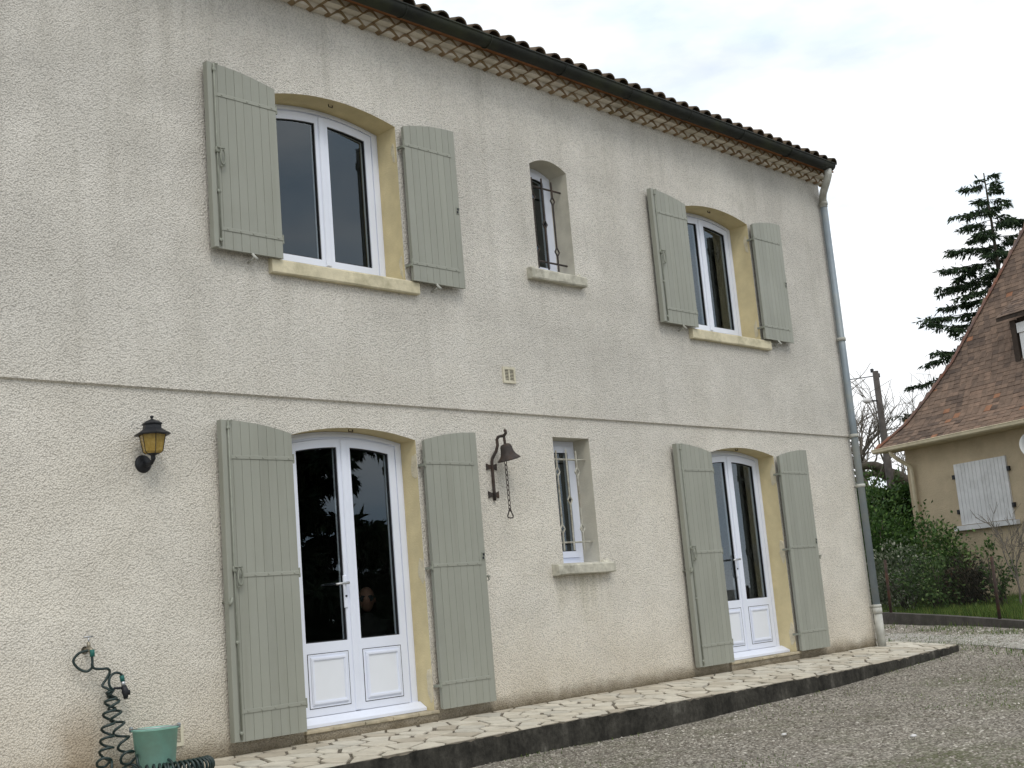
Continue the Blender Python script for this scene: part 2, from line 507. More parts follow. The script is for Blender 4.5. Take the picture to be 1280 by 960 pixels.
# ------------------------------------------------------------------ mesh helpers
class MB:
    def __init__(s):
        s.v, s.f, s.t = [], [], []

    def add(s, v, f, tint=None):
        k = len(s.v)
        s.v += [tuple(map(float, p)) for p in v]
        s.f += [tuple(i + k for i in q) for q in f]
        s.t += [tint] * len(f)
        return s

    def box(s, x0, x1, y0, y1, z0, z1, tint=None):
        v = [(x, y, z) for z in (z0, z1) for y in (y0, y1) for x in (x0, x1)]
        f = [(0, 2, 3, 1), (4, 5, 7, 6), (0, 1, 5, 4), (2, 6, 7, 3), (0, 4, 6, 2), (1, 3, 7, 5)]
        return s.add(v, f, tint)

    def bbox(s, x0, x1, y0, y1, z0, z1, b=0.004):
        """box with chamfered front (y0) edges"""
        o = [(x0, z0), (x1, z0), (x1, z1), (x0, z1)]
        i = [(x0 + b, z0 + b), (x1 - b, z0 + b), (x1 - b, z1 - b), (x0 + b, z1 - b)]
        v = [(x, y1, z) for x, z in o] + [(x, y0 + b, z) for x, z in o] + [(x, y0, z) for x, z in i]
        f = [(3, 2, 1, 0), (8, 9, 10, 11)]
        for k in range(4):
            q = (k + 1) % 4
            f += [(k, q, 4 + q, 4 + k), (4 + k, 4 + q, 8 + q, 8 + k)]
        return s.add(v, f)

    def prism(s, poly, y0, y1):
        """poly in (x,z), extruded along y"""
        n = len(poly)
        v = [(x, y0, z) for x, z in poly] + [(x, y1, z) for x, z in poly]
        f = [tuple(range(n)), tuple(range(2 * n - 1, n - 1, -1))]
        for k in range(n):
            q = (k + 1) % n
            f.append((k, n + k, n + q, q))
        return s.add(v, f)

    def prism_z(s, poly, z0, z1, inset=0.0):
        n = len(poly)
        cx = sum(p[0] for p in poly) / n
        cy = sum(p[1] for p in poly) / n
        top = poly
        if inset:
            top = []
            for x, y in poly:
                d = math.hypot(x - cx, y - cy) or 1
                k = max(0.2, 1 - inset / d)
                top.append((cx + (x - cx) * k, cy + (y - cy) * k))
        v = [(x, y, z0) for x, y in poly] + [(x, y, z1) for x, y in top]
        f = [tuple(range(n - 1, -1, -1)), tuple(range(n, 2 * n))]
        for k in range(n):
            q = (k + 1) % n
            f.append((k, q, n + q, n + k))
        return s.add(v, f)

    def ring(s, outer, inner, y0, y1):
        """frame between two outlines in (x,z) with equal point counts"""
        n = len(outer)
        v = [(x, y0, z) for x, z in outer] + [(x, y0, z) for x, z in inner] + \
            [(x, y1, z) for x, z in outer] + [(x, y1, z) for x, z in inner]
        f = []
        for k in range(n):
            q = (k + 1) % n
            f += [(k, q, n + q, n + k), (2 * n + k, 3 * n + k, 3 * n + q, 2 * n + q),
                  (k, 2 * n + k, 2 * n + q, q), (n + k, n + q, 3 * n + q, 3 * n + k)]
        return s.add(v, f)

    def tube(s, pts, rad, n=8, cap=True, tint=None):
        pts = [np.array(p, float) for p in pts]
        m_ = len(pts)
        if isinstance(rad, (int, float)):
            rad = [rad] * m_
        ref = None
        V, Fc = [], []
        for i, p in enumerate(pts):
            d = pts[min(i + 1, m_ - 1)] - pts[max(i - 1, 0)]
            d /= (np.linalg.norm(d) + 1e-12)
            if ref is None:
                ref = np.array([0, 0, 1.0]) if abs(d[2]) < 0.9 else np.array([1.0, 0, 0])
            a = np.cross(d, ref)
            a /= (np.linalg.norm(a) + 1e-12)
            b = np.cross(a, d)
            ref = b
            for k in range(n):
                w = 2 * math.pi * k / n
                V.append(p + rad[i] * (math.cos(w) * a + math.sin(w) * b))
        for i in range(m_ - 1):
            for k in range(n):
                q = (k + 1) % n
                Fc.append((i * n + k, i * n + q, (i + 1) * n + q, (i + 1) * n + k))
        if cap:
            Fc.append(tuple(range(n - 1, -1, -1)))
            Fc.append(tuple(range((m_ - 1) * n, m_ * n)))
        return s.add(V, Fc, tint)

    def lathe(s, prof, n=20, c=(0, 0, 0), tilt=None):
        V, Fc = [], []
        for r, z in prof:
            for k in range(n):
                w = 2 * math.pi * k / n
                p = Vector((r * math.cos(w), r * math.sin(w), z))
                if tilt is not None:
                    p = tilt @ p
                V.append((p.x + c[0], p.y + c[1], p.z + c[2]))
        for i in range(len(prof) - 1):
            for k in range(n):
                q = (k + 1) % n
                Fc.append((i * n + k, i * n + q, (i + 1) * n + q, (i + 1) * n + k))
        return s.add(V, Fc)

    def mesh(s, name, mat, smooth=False):
        me = bpy.data.meshes.new(name)
        me.from_pydata(s.v, [], s.f)
        me.validate()
        if mat:
            me.materials.append(MAT[mat] if isinstance(mat, str) else mat)
        if smooth:
            me.polygons.foreach_set('use_smooth', [True] * len(me.polygons))
        if any(t is not None for t in s.t) and len(me.polygons) == len(s.f):
            at = me.color_attributes.new('tint', 'FLOAT_COLOR', 'CORNER')
            arr = []
            for p, t in zip(me.polygons, s.t):
                arr += [t or 0.0, t or 0.0, t or 0.0, 1.0] * len(p.vertices)
            at.data.foreach_set('color', arr)
        me.update()
        return me

    def build(s, name, mat, parent=None, smooth=False):
        return link(name, s.mesh(name, mat, smooth), parent)


def link(name, me, parent=None, mw=None):
    o = bpy.data.objects.new(name, me)
    col.objects.link(o)
    if parent is not None:
        o.parent = parent
        o.matrix_parent_inverse = parent_world(parent).inverted()
    if mw is not None:
        o.matrix_basis = mw
    return o


PW = {}


def parent_world(p):
    return PW.get(p.name, Matrix.Identity(4))


def tag(o, label=None, cat=None, group=None, kind=None):
    if label: o['label'] = label
    if cat: o['category'] = cat
    if group: o['group'] = group
    if kind: o['kind'] = kind
    return o


def thing(name, loc, label, cat, group=None):
    o = bpy.data.objects.new(name, None)
    col.objects.link(o)
    o.empty_display_size = 0.1
    o.location = loc
    PW[o.name] = Matrix.Translation(Vector(loc))
    return tag(o, label, cat, group)


def fast_mesh(name, V, Fq, mat, tint=None, smooth=False):
    """V (n,3), Fq (m,k) with equal sided faces, tint (m,)"""
    me = bpy.data.meshes.new(name)
    k = Fq.shape[1]
    me.vertices.add(len(V))
    me.vertices.foreach_set('co', np.ascontiguousarray(V, dtype=np.float32).ravel())
    me.loops.add(Fq.size)
    me.loops.foreach_set('vertex_index', np.ascontiguousarray(Fq, dtype=np.int32).ravel())
    me.polygons.add(len(Fq))
    me.polygons.foreach_set('loop_start', np.arange(0, Fq.size, k, dtype=np.int32))
    if smooth:
        me.polygons.foreach_set('use_smooth', np.ones(len(Fq), dtype=bool))
    me.update(calc_edges=True)
    me.materials.append(MAT[mat])
    if tint is not None:
        at = me.color_attributes.new('tint', 'FLOAT_COLOR', 'CORNER')
        c = np.repeat(tint, k)
        at.data.foreach_set('color', np.stack([c, c, c, np.ones_like(c)], 1).astype(np.float32).ravel())
    return me


def leaf_mesh(name, P, D, L, W, mat, tint, fold=0.25):
    """diamond leaves: base point P, direction D, length L, width W"""
    n = len(P)
    D = D / (np.linalg.norm(D, axis=1, keepdims=True) + 1e-9)
    rnd = nr.normal(size=(n, 3))
    S = np.cross(D, rnd)
    S /= (np.linalg.norm(S, axis=1, keepdims=True) + 1e-9)
    N = np.cross(D, S)
    L = np.broadcast_to(L, n)[:, None]
    W = np.broadcast_to(W, n)[:, None]
    a = P
    b = P + D * L * 0.5 + S * W * 0.5 + N * W * fold
    c = P + D * L
    d = P + D * L * 0.5 - S * W * 0.5 + N * W * fold
    V = np.stack([a, b, c, d], 1).reshape(-1, 3)
    Fq = np.arange(4 * n).reshape(n, 4)
    return fast_mesh(name, V, Fq, mat, tint)


# ------------------------------------------------------------------ the ground
def gz(x, y):
    x = np.asarray(x, float)
    y = np.asarray(y, float)
    z = np.interp(x, [-20, -1, 2, 4.5, 7.5, 11.5, 20, 60], [-2.83, -2.80, -2.79, -2.745, -2.665, -2.56, -2.50, -2.45])
    z = z + 0.03 * np.clip(y + 1.2, -9, 0)
    z = z + 0.012 * np.sin(x * 1.7 + y * 0.9) * np.sin(y * 1.3 - x * 0.4)
    return z


gx = np.concatenate([np.arange(-150, -14, 8), np.arange(-14, 26, 0.4), np.arange(26, 60, 4), np.arange(60, 401, 20)])
gy = np.concatenate([np.arange(-150, -16, 8), np.arange(-16, 14, 0.4), np.arange(14, 60, 4), np.arange(60, 401, 20)])
GX, GY = np.meshgrid(gx, gy)
GV = np.stack([GX, GY, gz(GX, GY)], -1).reshape(-1, 3)
nx, ny = len(gx), len(gy)
ii = (np.arange(ny - 1)[:, None] * nx + np.arange(nx - 1)[None, :]).ravel()
tag(link('ground', fast_mesh('ground', GV, np.stack([ii, ii + 1, ii + nx + 1, ii + nx], 1), 'gravel', smooth=True)),
    'speckled grey brown gravel yard in front of the house', kind='structure')

# kerb line of the neighbouring garden and the pale track beside it
KA, KB = np.array([12.594, 2.786]), np.array([10.354, -0.494])
kd = (KA - KB) / np.linalg.norm(KA - KB)
kn = np.array([-kd[1], kd[0]])           # towards the yard


def kp(s, off=0.0):
    p = KB + kd * s + kn * off
    return p


def strip_sheet(name, s0, s1, o0, o1, dz, mat, ns=60, no=8, wob=0.25):
    S = np.linspace(s0, s1, ns)
    O = np.linspace(o0, o1, no)
    V = []
    for s_ in S:
        for k, o_ in enumerate(O):
            w = wob * math.sin(s_ * 0.9 + k) if k in (0, no - 1) else 0
            p = kp(s_, o_ + w)
            V.append((p[0], p[1], float(gz(p[0], p[1])) + dz))
    Fq = [(i * no + j, i * no + j + 1, (i + 1) * no + j + 1, (i + 1) * no + j) for i in range(ns - 1) for j in range(no - 1)]
    return link(name, fast_mesh(name, np.array(V), np.array(Fq), mat, smooth=True))


tag(strip_sheet('track', -14, 40, 0.85, 1.85, 0.005, 'track', 130), 'pale gravel track running past the garden kerb', kind='structure')


def build_garden():
    o = strip_sheet('garden_ground', -14, 40, -0.1, -30, 0.075, 'soil', 60, 16, 0.0)
    return tag(o, 'grassy garden soil behind the low kerb', kind='structure')


build_garden()

# ------------------------------------------------------------------ the house
HX0, HX1, HD = -9.0, 7.19, 9.0
UP_Y = -0.022
house = thing('house', (0, 0, -2.6), 'long two storey cream roughcast house with grey green shutters', 'house')
ARC_N = 14


def outline(x0, x1, z0, zs, rise):
    """closed (x,z) outline, counter clockwise seen from the front, arched top"""
    xc, hw = (x0 + x1) / 2, (x1 - x0) / 2
    pts = [(x0, z0), (x1, z0)]
    for k in range(ARC_N + 1):
        x = x1 - (x1 - x0) * k / ARC_N
        pts.append((x, zs + rise * (1 - ((x - xc) / hw) ** 2)))
    return pts


OPEN = dict(
    door_l=(-1.25, 0.005, -2.47, -0.287, 0.078),
    door_r=(4.125, 5.405, -2.47, -0.287, 0.078),
    win_l=(-1.25, 0.005, 1.06, 2.452, 0.085),
    win_r=(4.125, 5.405, 1.05, 2.452, 0.085),
    small_u=(1.695, 2.222, 1.385, 2.462, 0.075),
    small_d=(1.697, 2.21, -1.376, -0.197, 0.0),
)


def facade(name, x0, x1, z0, z1, holes, y):
    loops = [[Vector((x0, z0, 0)), Vector((x1, z0, 0)), Vector((x1, z1, 0)), Vector((x0, z1, 0))]]
    for h in holes:
        loops.append([Vector((p[0], p[1], 0)) for p in reversed(outline(*OPEN[h]))])
    flat = [p for l in loops for p in l]
    tris = tessellate_polygon(loops)
    mb = MB()
    f = []
    for t in tris:
        a, b, c = (flat[i] for i in t)
        if (b - a).cross(c - a).z < 0:
            t = (t[0], t[2], t[1])
        f.append(tuple(t))
    mb.add([(p.x, y, p.y) for p in flat], f)
    return mb


low = facade('wall', HX0, HX1, -2.9, 0.0, ['door_l', 'door_r', 'small_d'], 0.0)
low.add([(HX1, 0, -2.9), (HX1, HD, -2.9), (HX1, HD, 3.6), (HX1, 0, 3.6)], [(0, 1, 2, 3)])
low.add([(HX0, 0, -2.9), (HX0, HD, -2.9), (HX0, HD, 3.6), (HX0, 0, 3.6)], [(3, 2, 1, 0)])
low.add([(HX0, HD, -2.9), (HX1, HD, -2.9), (HX1, HD, 3.6), (HX0, HD, 3.6)], [(3, 2, 1, 0)])
low.build('wall', 'stucco', house)
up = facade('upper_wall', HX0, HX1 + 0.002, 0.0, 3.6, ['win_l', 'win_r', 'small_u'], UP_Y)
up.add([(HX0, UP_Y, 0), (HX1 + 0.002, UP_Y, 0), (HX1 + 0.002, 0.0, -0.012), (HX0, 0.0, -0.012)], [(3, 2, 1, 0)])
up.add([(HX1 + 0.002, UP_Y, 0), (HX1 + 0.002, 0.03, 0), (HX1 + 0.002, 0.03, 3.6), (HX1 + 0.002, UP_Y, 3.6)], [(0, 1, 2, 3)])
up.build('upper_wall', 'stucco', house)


def reveal(key, mat, y0, y1, floor=False):
    o = outline(*OPEN[key])
    n = len(o)
    mb = MB()
    V = [(x, y0, z) for x, z in o] + [(x, y1, z) for x, z in o]
    Fc = [(k, (k + 1) % n, n + (k + 1) % n, n + k) for k in range(n) if floor or k != 0]
    mb.add(V, Fc)
    mb.build('reveal', mat, house)


reveal('door_l', 'yellow', 0.0, 0.30, True)
reveal('door_r', 'yellow', 0.0, 0.30, True)
reveal('win_l', 'yellow', UP_Y, 0.30, True)
reveal('win_r', 'yellow', UP_Y, 0.30, True)
reveal('small_u', 'cream_reveal', UP_Y, 0.30, True)
reveal('small_d', 'cream_reveal', 0.0, 0.30, True)

# rooms behind the glass: floor, intermediate floor, ceiling, back and added cross walls
mb = MB()
mb.box(HX0 + 0.02, HX1 - 0.02, 0.302, HD - 0.05, -2.9, -2.44)
mb.build('room_floor', 'room_floor', house)
mb = MB()
mb.box(HX0 + 0.02, HX1 - 0.02, 0.302, HD - 0.05, 0.0, 0.25)
mb.box(HX0 + 0.02, HX1 - 0.02, 0.302, HD - 0.05, 3.1, 3.2)
mb.build('ceiling', 'room', house)
mb = MB()
for xw in (-3.4, 2.9, 1.2):  # cross walls added to keep the interior dark
    mb.box(xw, xw + 0.1, 0.302, 4.4, -2.44, 0.0)
    mb.box(xw, xw + 0.1, 0.302, 4.4, 0.25, 3.1)
mb.box(HX0 + 0.02, HX1 - 0.02, 4.4, 4.5, -2.44, 0.0)
mb.box(HX0 + 0.02, HX1 - 0.02, 4.4, 4.5, 0.25, 3.1)
mb.build('added_partition', 'room', house)


# ---- joinery
def inset_outline(x0, x1, z0, zs, rise, a, b, top):
    """outline inset by a at the sides, b at the bottom, top at the head; keeps the curve"""
    xc, hw = (x0 + x1) / 2, (x1 - x0) / 2
    f = lambda x: zs + rise * (1 - ((x - xc) / hw) ** 2) - top
    xa, xb = x0 + a, x1 - a
    pts = [(xa, z0 + b), (xb, z0 + b)]
    for k in range(ARC_N + 1):
        x = xb - (xb - xa) * k / ARC_N
        pts.append((x, f(x)))
    return pts


def sub_outline(opening, xa, xb, za, top):
    x0, x1, z0, zs, rise = opening
    xc, hw = (x0 + x1) / 2, (x1 - x0) / 2
    f = lambda x: zs + rise * (1 - ((x - xc) / hw) ** 2) - top
    pts = [(xa, za), (xb, za)]
    for k in range(ARC_N + 1):
        x = xb - (xb - xa) * k / ARC_N
        pts.append((x, f(x)))
    return pts


def joinery(key, Y, door):
    op = OPEN[key]
    x0, x1, z0, zs, rise = op
    name = 'french_door' if door else 'window'
    mb = MB()
    FR = 0.095
    zb = z0 + (0.075 if door else 0.10)
    bot = 0.012
    mb.ring(sub_outline(op, x0 + 0.002, x1 - 0.002, z0 + bot, 0.002), sub_outline(op, x0 + FR, x1 - FR, zb, 0.062), Y, Y + 0.07)
    # stepped inner lip of the frame
    mb.ring(sub_outline(op, x0 + 0.03, x1 - 0.03, z0 + bot + 0.02, 0.024), sub_outline(op, x0 + FR - 0.02, x1 - FR + 0.02, zb - 0.012, 0.045), Y - 0.012, Y + 0.002)
    fr = mb.build(name, 'pvc', house)
    xm = (x0 + x1) / 2
    st = 0.064
    for (a, b) in ((x0 + FR + 0.003, xm - 0.002), (xm + 0.002, x1 - FR - 0.003)):
        zl = zb + 0.004
        gbot = -1.85 if door else zl + 0.055
        ia, ib = a + st, b - st
        mb = MB()
        mb.ring(sub_outline(op, a, b, zl, 0.066), sub_outline(op, ia, ib, gbot, 0.066 + st), Y - 0.022, Y + 0.04)
        if door:
            # cut the solid lower part visually into rail and panel: raised mouldings
            pass
        mb.build('sash', 'pvc', fr)
        # glazing bead
        mb = MB()
        mb.ring(sub_outline(op, ia - 0.001, ib + 0.001, gbot - 0.001, 0.065 + st), sub_outline(op, ia + 0.008, ib - 0.008, gbot + 0.008, 0.074 + st), Y - 0.012, Y + 0.012)
        mb.build('seal', 'seal', fr)
        mb = MB()
        mb.prism(sub_outline(op, ia + 0.002, ib - 0.002, gbot + 0.002, 0.068 + st), Y + 0.0, Y + 0.02)
        mb.build('pane', 'glass', fr)
        if door:
            pa, pb, pz0, pz1 = a + 0.072, b - 0.072, zl + 0.06, -1.935
            sq = lambda d: [(pa + d, pz0 + d), (pb - d, pz0 + d), (pb - d, pz1 - d), (pa + d, pz1 - d)]
            mb = MB()
            mb.ring(sq(-0.004), sq(0.001), Y - 0.0245, Y - 0.02)
            mb.build('seal', 'seal', fr)
            mb = MB()
            mb.ring(sq(0.001), sq(0.012), Y - 0.0245, Y - 0.018)
            mb.ring(sq(0.022), sq(0.050), Y - 0.033, Y - 0.0225)
            mb.ring(sq(0.029), sq(0.043), Y - 0.038, Y - 0.0325)
            mb.build('moulding', 'pvc', fr)
            mb = MB()
            mb.prism(sq(0.0495), Y - 0.0275, Y - 0.0215)
            mb.build('panel', 'panel_white', fr)
    # meeting strip
    mb = MB()
    apex = zs + rise - 0.066
    mb.bbox(xm - 0.030, xm + 0.022, Y - 0.036, Y - 0.0215, zb + 0.008, apex - 0.004, 0.007)
    mb.build('meeting_strip', 'pvc', fr)
    if door:
        hz = -1.415
        mb = MB()
        mb.bbox(xm - 0.082, xm - 0.050, Y - 0.034, Y - 0.0215, hz - 0.19, hz + 0.06, 0.006)
        mb.build('handle_plate', 'pvc', fr)
        mb = MB()
        mb.tube([(xm - 0.066, Y - 0.03, hz), (xm - 0.066, Y - 0.075, hz), (xm - 0.075, Y - 0.088, hz), (xm - 0.12, Y - 0.09, hz - 0.002), (xm - 0.20, Y - 0.088, hz - 0.006)],
                [0.011, 0.011, 0.011, 0.010, 0.009], 10)
        mb.build('handle', 'steel', fr, True)
        mb = MB()
        mb.lathe([(0.0, 0.0), (0.009, 0.0), (0.009, 0.006), (0.0, 0.006)], 10, (xm - 0.066, Y - 0.034, hz - 0.10), Matrix.Rotation(R(90), 3, 'X'))
        mb.build('keyhole', 'black_metal', fr)
        # aluminium / white threshold in front of the frame
        mb = MB()
        pf = [(0.085, z0 + 0.006), (0.085, z0 + 0.028), (Y - 0.03, z0 + 0.075), (Y + 0.02, z0 + 0.075), (Y + 0.02, z0 + 0.006)]
        n = len(pf)
        V = [(x0 + 0.004, y, z) for y, z in pf] + [(x1 - 0.004, y, z) for y, z in pf]
        mb.add(V, [tuple(range(n)), tuple(range(2 * n - 1, n - 1, -1))] + [(k, n + k, n + (k + 1) % n, (k + 1) % n) for k in range(n)])
        mb.build('threshold', 'pvc', fr)
    return fr


joinery('door_l', 0.19, True)
joinery('door_r', 0.21, True)
joinery('win_l', 0.225, False)
joinery('win_r', 0.225, False)


def small_window(key, Y, flat):
    op = OPEN[key]
    x0, x1, z0, zs, rise = op
    mb = MB()
    mb.ring(sub_outline(op, x0 + 0.002, x1 - 0.002, z0 + 0.002, 0.002), sub_outline(op, x0 + 0.06, x1 - 0.06, z0 + 0.07, 0.055), Y, Y + 0.06)
    fr = mb.build('small_window', 'pvc', house)
    mb = MB()
    mb.ring(sub_outline(op, x0 + 0.062, x1 - 0.062, z0 + 0.072, 0.057), sub_outline(op, x0 + 0.12, x1 - 0.12, z0 + 0.13, 0.115), Y - 0.02, Y + 0.04)
    mb.build('sash', 'pvc', fr)
    mb = MB()
    mb.ring(sub_outline(op, x0 + 0.119, x1 - 0.119, z0 + 0.129, 0.114), sub_outline(op, x0 + 0.127, x1 - 0.127, z0 + 0.137, 0.122), Y - 0.012, Y + 0.01)
    mb.build('seal', 'seal', fr)
    mb = MB()
    mb.prism(sub_outline(op, x0 + 0.122, x1 - 0.122, z0 + 0.132, 0.117), Y, Y + 0.02)
    mb.build('pane', 'glass', fr)


small_window('small_u', 0.205, False)
small_window('small_d', 0.20, True)


# ---- sills and steps
def sill(x0, x1, z0, z1, yf, mat, yback, name='sill'):
    mb = MB()
    pf = [(yf + 0.008, z0), (yf, z0 + 0.01), (yf, z1 - 0.012), (yf + 0.01, z1), (yback, z1 + 0.012), (yback, z0)]
    n = len(pf)
    xs = np.linspace(x0, x1, 7)
    V = []
    for i, x in enumerate(xs):
        for y, z in pf:
            V.append((x, y + rng.uniform(-0.002, 0.002), z + rng.uniform(-0.0025, 0.0025)))
    Fc = [tuple(range(n)), tuple(range(len(V) - 1, len(V) - n - 1, -1))]
    for i in range(len(xs) - 1):
        for k in range(n):
            q = (k + 1) % n
            Fc.append((i * n + k, (i + 1) * n + k, (i + 1) * n + q, i * n + q))
    mb.add(V, Fc)
    return mb.build(name, mat, house)


sill(-1.385, 0.115, 0.955, 1.066, -0.075, 'sill_yellow', 0.02)
sill(4.005, 5.535, 0.948, 1.056, -0.075, 'sill_yellow', 0.02)
sill(1.525, 2.305, 1.29, 1.389, -0.095, 'sill_grey', 0.02)
sill(1.533, 2.328, -1.468, -1.374, -0.085, 'sill_grey', 0.02)
# inner sills between the reveals
for key in ('win_l', 'win_r', 'small_u', 'small_d'):
    x0, x1, z0, zs, rise = OPEN[key]
    mb = MB()
    mb.box(x0 + 0.002, x1 - 0.002, 0.018, 0.20, z0 + 0.003, z0 + 0.014)
    mb.build('inner_sill', 'sill_yellow' if key.startswith('win') else 'pvc', house)
# little dirty mortar heaps at the ends of the plain sills
for (x, z) in ((1.60, 1.392), (2.262, 1.392), (2.262, -1.371)):
    mb = MB()
    for k in range(9):
        a = rng.uniform(-0.05, 0.05)
        h = rng.uniform(0.012, 0.05) * (1 - abs(a) / 0.08)
        mb.lathe([(0.022, 0), (0.016, h * 0.6), (0.0, h)], 6, (x + a, -0.03 + rng.uniform(-0.01, 0.02), z - 0.002))
    mb.build('mortar_crumb', 'sill_grey', house)

for (xa, xb) in ((-1.27, 0.035), (4.10, 5.44)):
    # step: rough riser and separate stone tiles on top
    mb = MB()
    mb.box(xa + 0.01, xb - 0.01, -0.018, 0.09, -2.62, -2.492)
    st = mb.build('door_step', 'stucco', house)
    cuts = [xa] + sorted(xa + (xb - xa) * f for f in (0.19, 0.42, 0.63, 0.83)) + [xb]
    for a, b in zip(cuts[:-1], cuts[1:]):
        mb = MB()
        mb.bbox(a + 0.003, b - 0.003, -0.034 + rng.uniform(-0.004, 0.004), 0.10, -2.492, -2.466 + rng.uniform(-0.002, 0.002), 0.005)
        mb.build('step_tile', 'step', st)


# ---- shutters
def shutter(xi, xo, zb, zi, zo, side, door, Y0=0.0):
    """xi: edge at the jamb, xo: outer edge; side=-1 left, +1 right"""
    yb, yf = Y0 - 0.045, Y0 - 0.083
    w = xo - xi
    top = lambda x: zi + (zo - zi) * (1 - (1 - (x - xi) / w) ** 2)
    mb = MB()
    N = 10
    a, b = min(xi, xo), max(xi, xo)
    poly = [(a + 0.003, zb + 0.004), (b - 0.003, zb + 0.004)] + [(b - 0.003 - (b - a - 0.006) * k / N, top(min(b, max(a, b - (b - a) * k / N))) - 0.004) for k in range(N + 1)]
    mb.prism(poly, yb, yf + 0.012)
    sh = mb.build('shutter', 'shutter', house)
    npl = 8
    edges = [a + (b - a) * k / npl for k in range(npl + 1)]
    c = 0.0034
    for k in range(npl):
        p, q = edges[k] + 0.0004, edges[k + 1] - 0.0004
        dy = rng.uniform(-0.0008, 0.0008)
        sec = [(p, yf + 0.0122), (p, yf + c), (p + c * 0.7, yf + dy), (q - c * 0.7, yf + dy), (q, yf + c), (q, yf + 0.0122)]
        zt = [top(x) for x, y in sec]
        V = [(x, y, zb) for x, y in sec] + [(x, y, z) for (x, y), z in zip(sec, zt)]
        n = 6
        mb = MB()
        mb.add(V, [tuple(range(n - 1, -1, -1)), tuple(range(n, 2 * n))] + [(i, (i + 1) % n, n + (i + 1) % n, n + i) for i in range(n)])
        mb.build('plank', 'shutter', sh)
    # strap hinges
    H = zo - zb
    zs = [zb + 0.20, zb + H * 0.505, zo - 0.27] if door else [zb + 0.155, zo - 0.245]
    for zz in zs:
        e0, e1 = xi, xi + w * 0.90
        lo, hi = min(e0, e1), max(e0, e1)
        mb = MB()
        mb.bbox(lo, hi, yf - 0.005, yf + 0.001, zz - 0.014, zz + 0.014, 0.002)
        for k in range(5):
            xx = lo + (hi - lo) * (0.08 + 0.21 * k)
            mb.lathe([(0.008, 0), (0.007, 0.004), (0, 0.006)], 8, (xx, yf - 0.0045, zz), Matrix.Rotation(R(90), 3, 'X'))
        # spear tip at the outer end
        ex = e1
        mb.prism([(ex, zz - 0.02), (ex + side * 0.022, zz), (ex, zz + 0.02)][::side], yf - 0.0048, yf + 0.001)
        mb.build('strap', 'shutter', sh)
        # knuckle and wall pin beside the jamb
        mb = MB()
        mb.tube([(xi - side * 0.006, yf + 0.004, zz - 0.035), (xi - side * 0.006, yf + 0.004, zz + 0.035)], 0.007, 8)
        mb.bbox(xi - side * 0.010 - 0.009, xi - side * 0.010 + 0.009, yf + 0.006, Y0 + 0.01, zz - 0.028, zz - 0.006, 0.002)
        mb.build('hinge_pin', 'shutter_iron', sh)
    if side < 0:
        # cover strip and espagnolette rod along the outer edge
        mb = MB()
        mb.bbox(xo - 0.020, xo + 0.022, yf - 0.014, yb + 0.004, zb + 0.002, zo - 0.002, 0.004)
        mb.build('cover_strip', 'shutter', sh)
        xr = xo + 0.036
        mb = MB()
        mb.tube([(xr, yf - 0.016, zb + 0.012), (xr, yf - 0.016, zo - 0.012)], 0.007, 8)
        for zz in (zb + 0.06, zb + H * 0.30, zo - 0.06):
            mb.bbox(xr - 0.013, xr + 0.013, yf - 0.024, yf + 0.001, zz - 0.012, zz + 0.012, 0.003)
        mb.tube([(xr, yf - 0.016, zo - 0.012), (xr + 0.035, yf - 0.018, zo - 0.006)], 0.006, 6)
        mb.build('bolt_rod', 'shutter_iron', sh, True)
        hz = zb + H * (0.525 if door else 0.52)
        mb = MB()
        mb.bbox(xr - 0.016, xr + 0.016, yf - 0.030, yf, hz - 0.02, hz + 0.02, 0.003)
        mb.tube([(xr - 0.01, yf - 0.035, hz + 0.015), (xr + 0.05, yf - 0.04, hz + 0.012)], 0.006, 6)
        loop = [(xr + 0.036 + 0.02 * math.sin(2 * math.pi * k / 16), yf - 0.034, hz - 0.055 + 0.058 * math.cos(2 * math.pi * k / 16)) for k in range(17)]
        mb.tube(loop, 0.0065, 6, cap=False)
        mb.tube([(xr + 0.02, yf - 0.02, hz - 0.13), (xr + 0.055, yf - 0.03, hz - 0.115)], 0.007, 6)
        mb.build('bolt_handle', 'shutter_iron', sh, True)
    else:
        hz = zb + H * (0.53 if door else 0.485)
        mb = MB()
        mb.bbox(xo - 0.045, xo - 0.012, yf - 0.006, yf, hz - 0.03, hz + 0.035, 0.002)
        mb.build('keeper_plate', 'shutter_iron', sh)
        mb = MB()
        mb.box(xo - 0.042, xo - 0.024, yf - 0.0085, yf - 0.004, hz - 0.022, hz - 0.002)
        mb.box(xo - 0.036, xo - 0.016, yf - 0.0085, yf - 0.004, hz + 0.006, hz + 0.026)
        mb.build('keeper_slot', 'black_metal', sh)
    # wall catch
    if door:
        zc = zb + H * (0.425 if side < 0 else 0.455)
        xc = xo + side * 0.008
        mb = MB()
        mb.tube([(xc, 0.0, zc), (xc + side * 0.006, yf - 0.02, zc)], 0.008, 6)
        if side < 0:
            mb.tube([(xc + 0.012, yf - 0.02, zc + 0.028), (xc, yf - 0.03, zc), (xc - 0.02, yf - 0.03, zc - 0.02)], [0.008, 0.011, 0.012], 8)
        else:
            mb.tube([(xc, yf - 0.005, zc + 0.01), (xc + 0.035, yf + 0.02, zc - 0.03), (xc - 0.01, yf - 0.01, zc - 0.033)], 0.006, 6)
        mb.build('wall_catch', 'shutter_iron', sh, True)
    else:
        xc = xi + w * 0.45
        mb = MB()
        mb.tube([(xc, Y0, zb - 0.05), (xc, yf + 0.0, zb - 0.028)], 0.008, 6)
        mb.tube([(xc - 0.012, yf + 0.012, zb + 0.004), (xc, yf - 0.008, zb - 0.028), (xc + 0.018, yf - 0.012, zb - 0.045)], [0.011, 0.011, 0.013], 8)
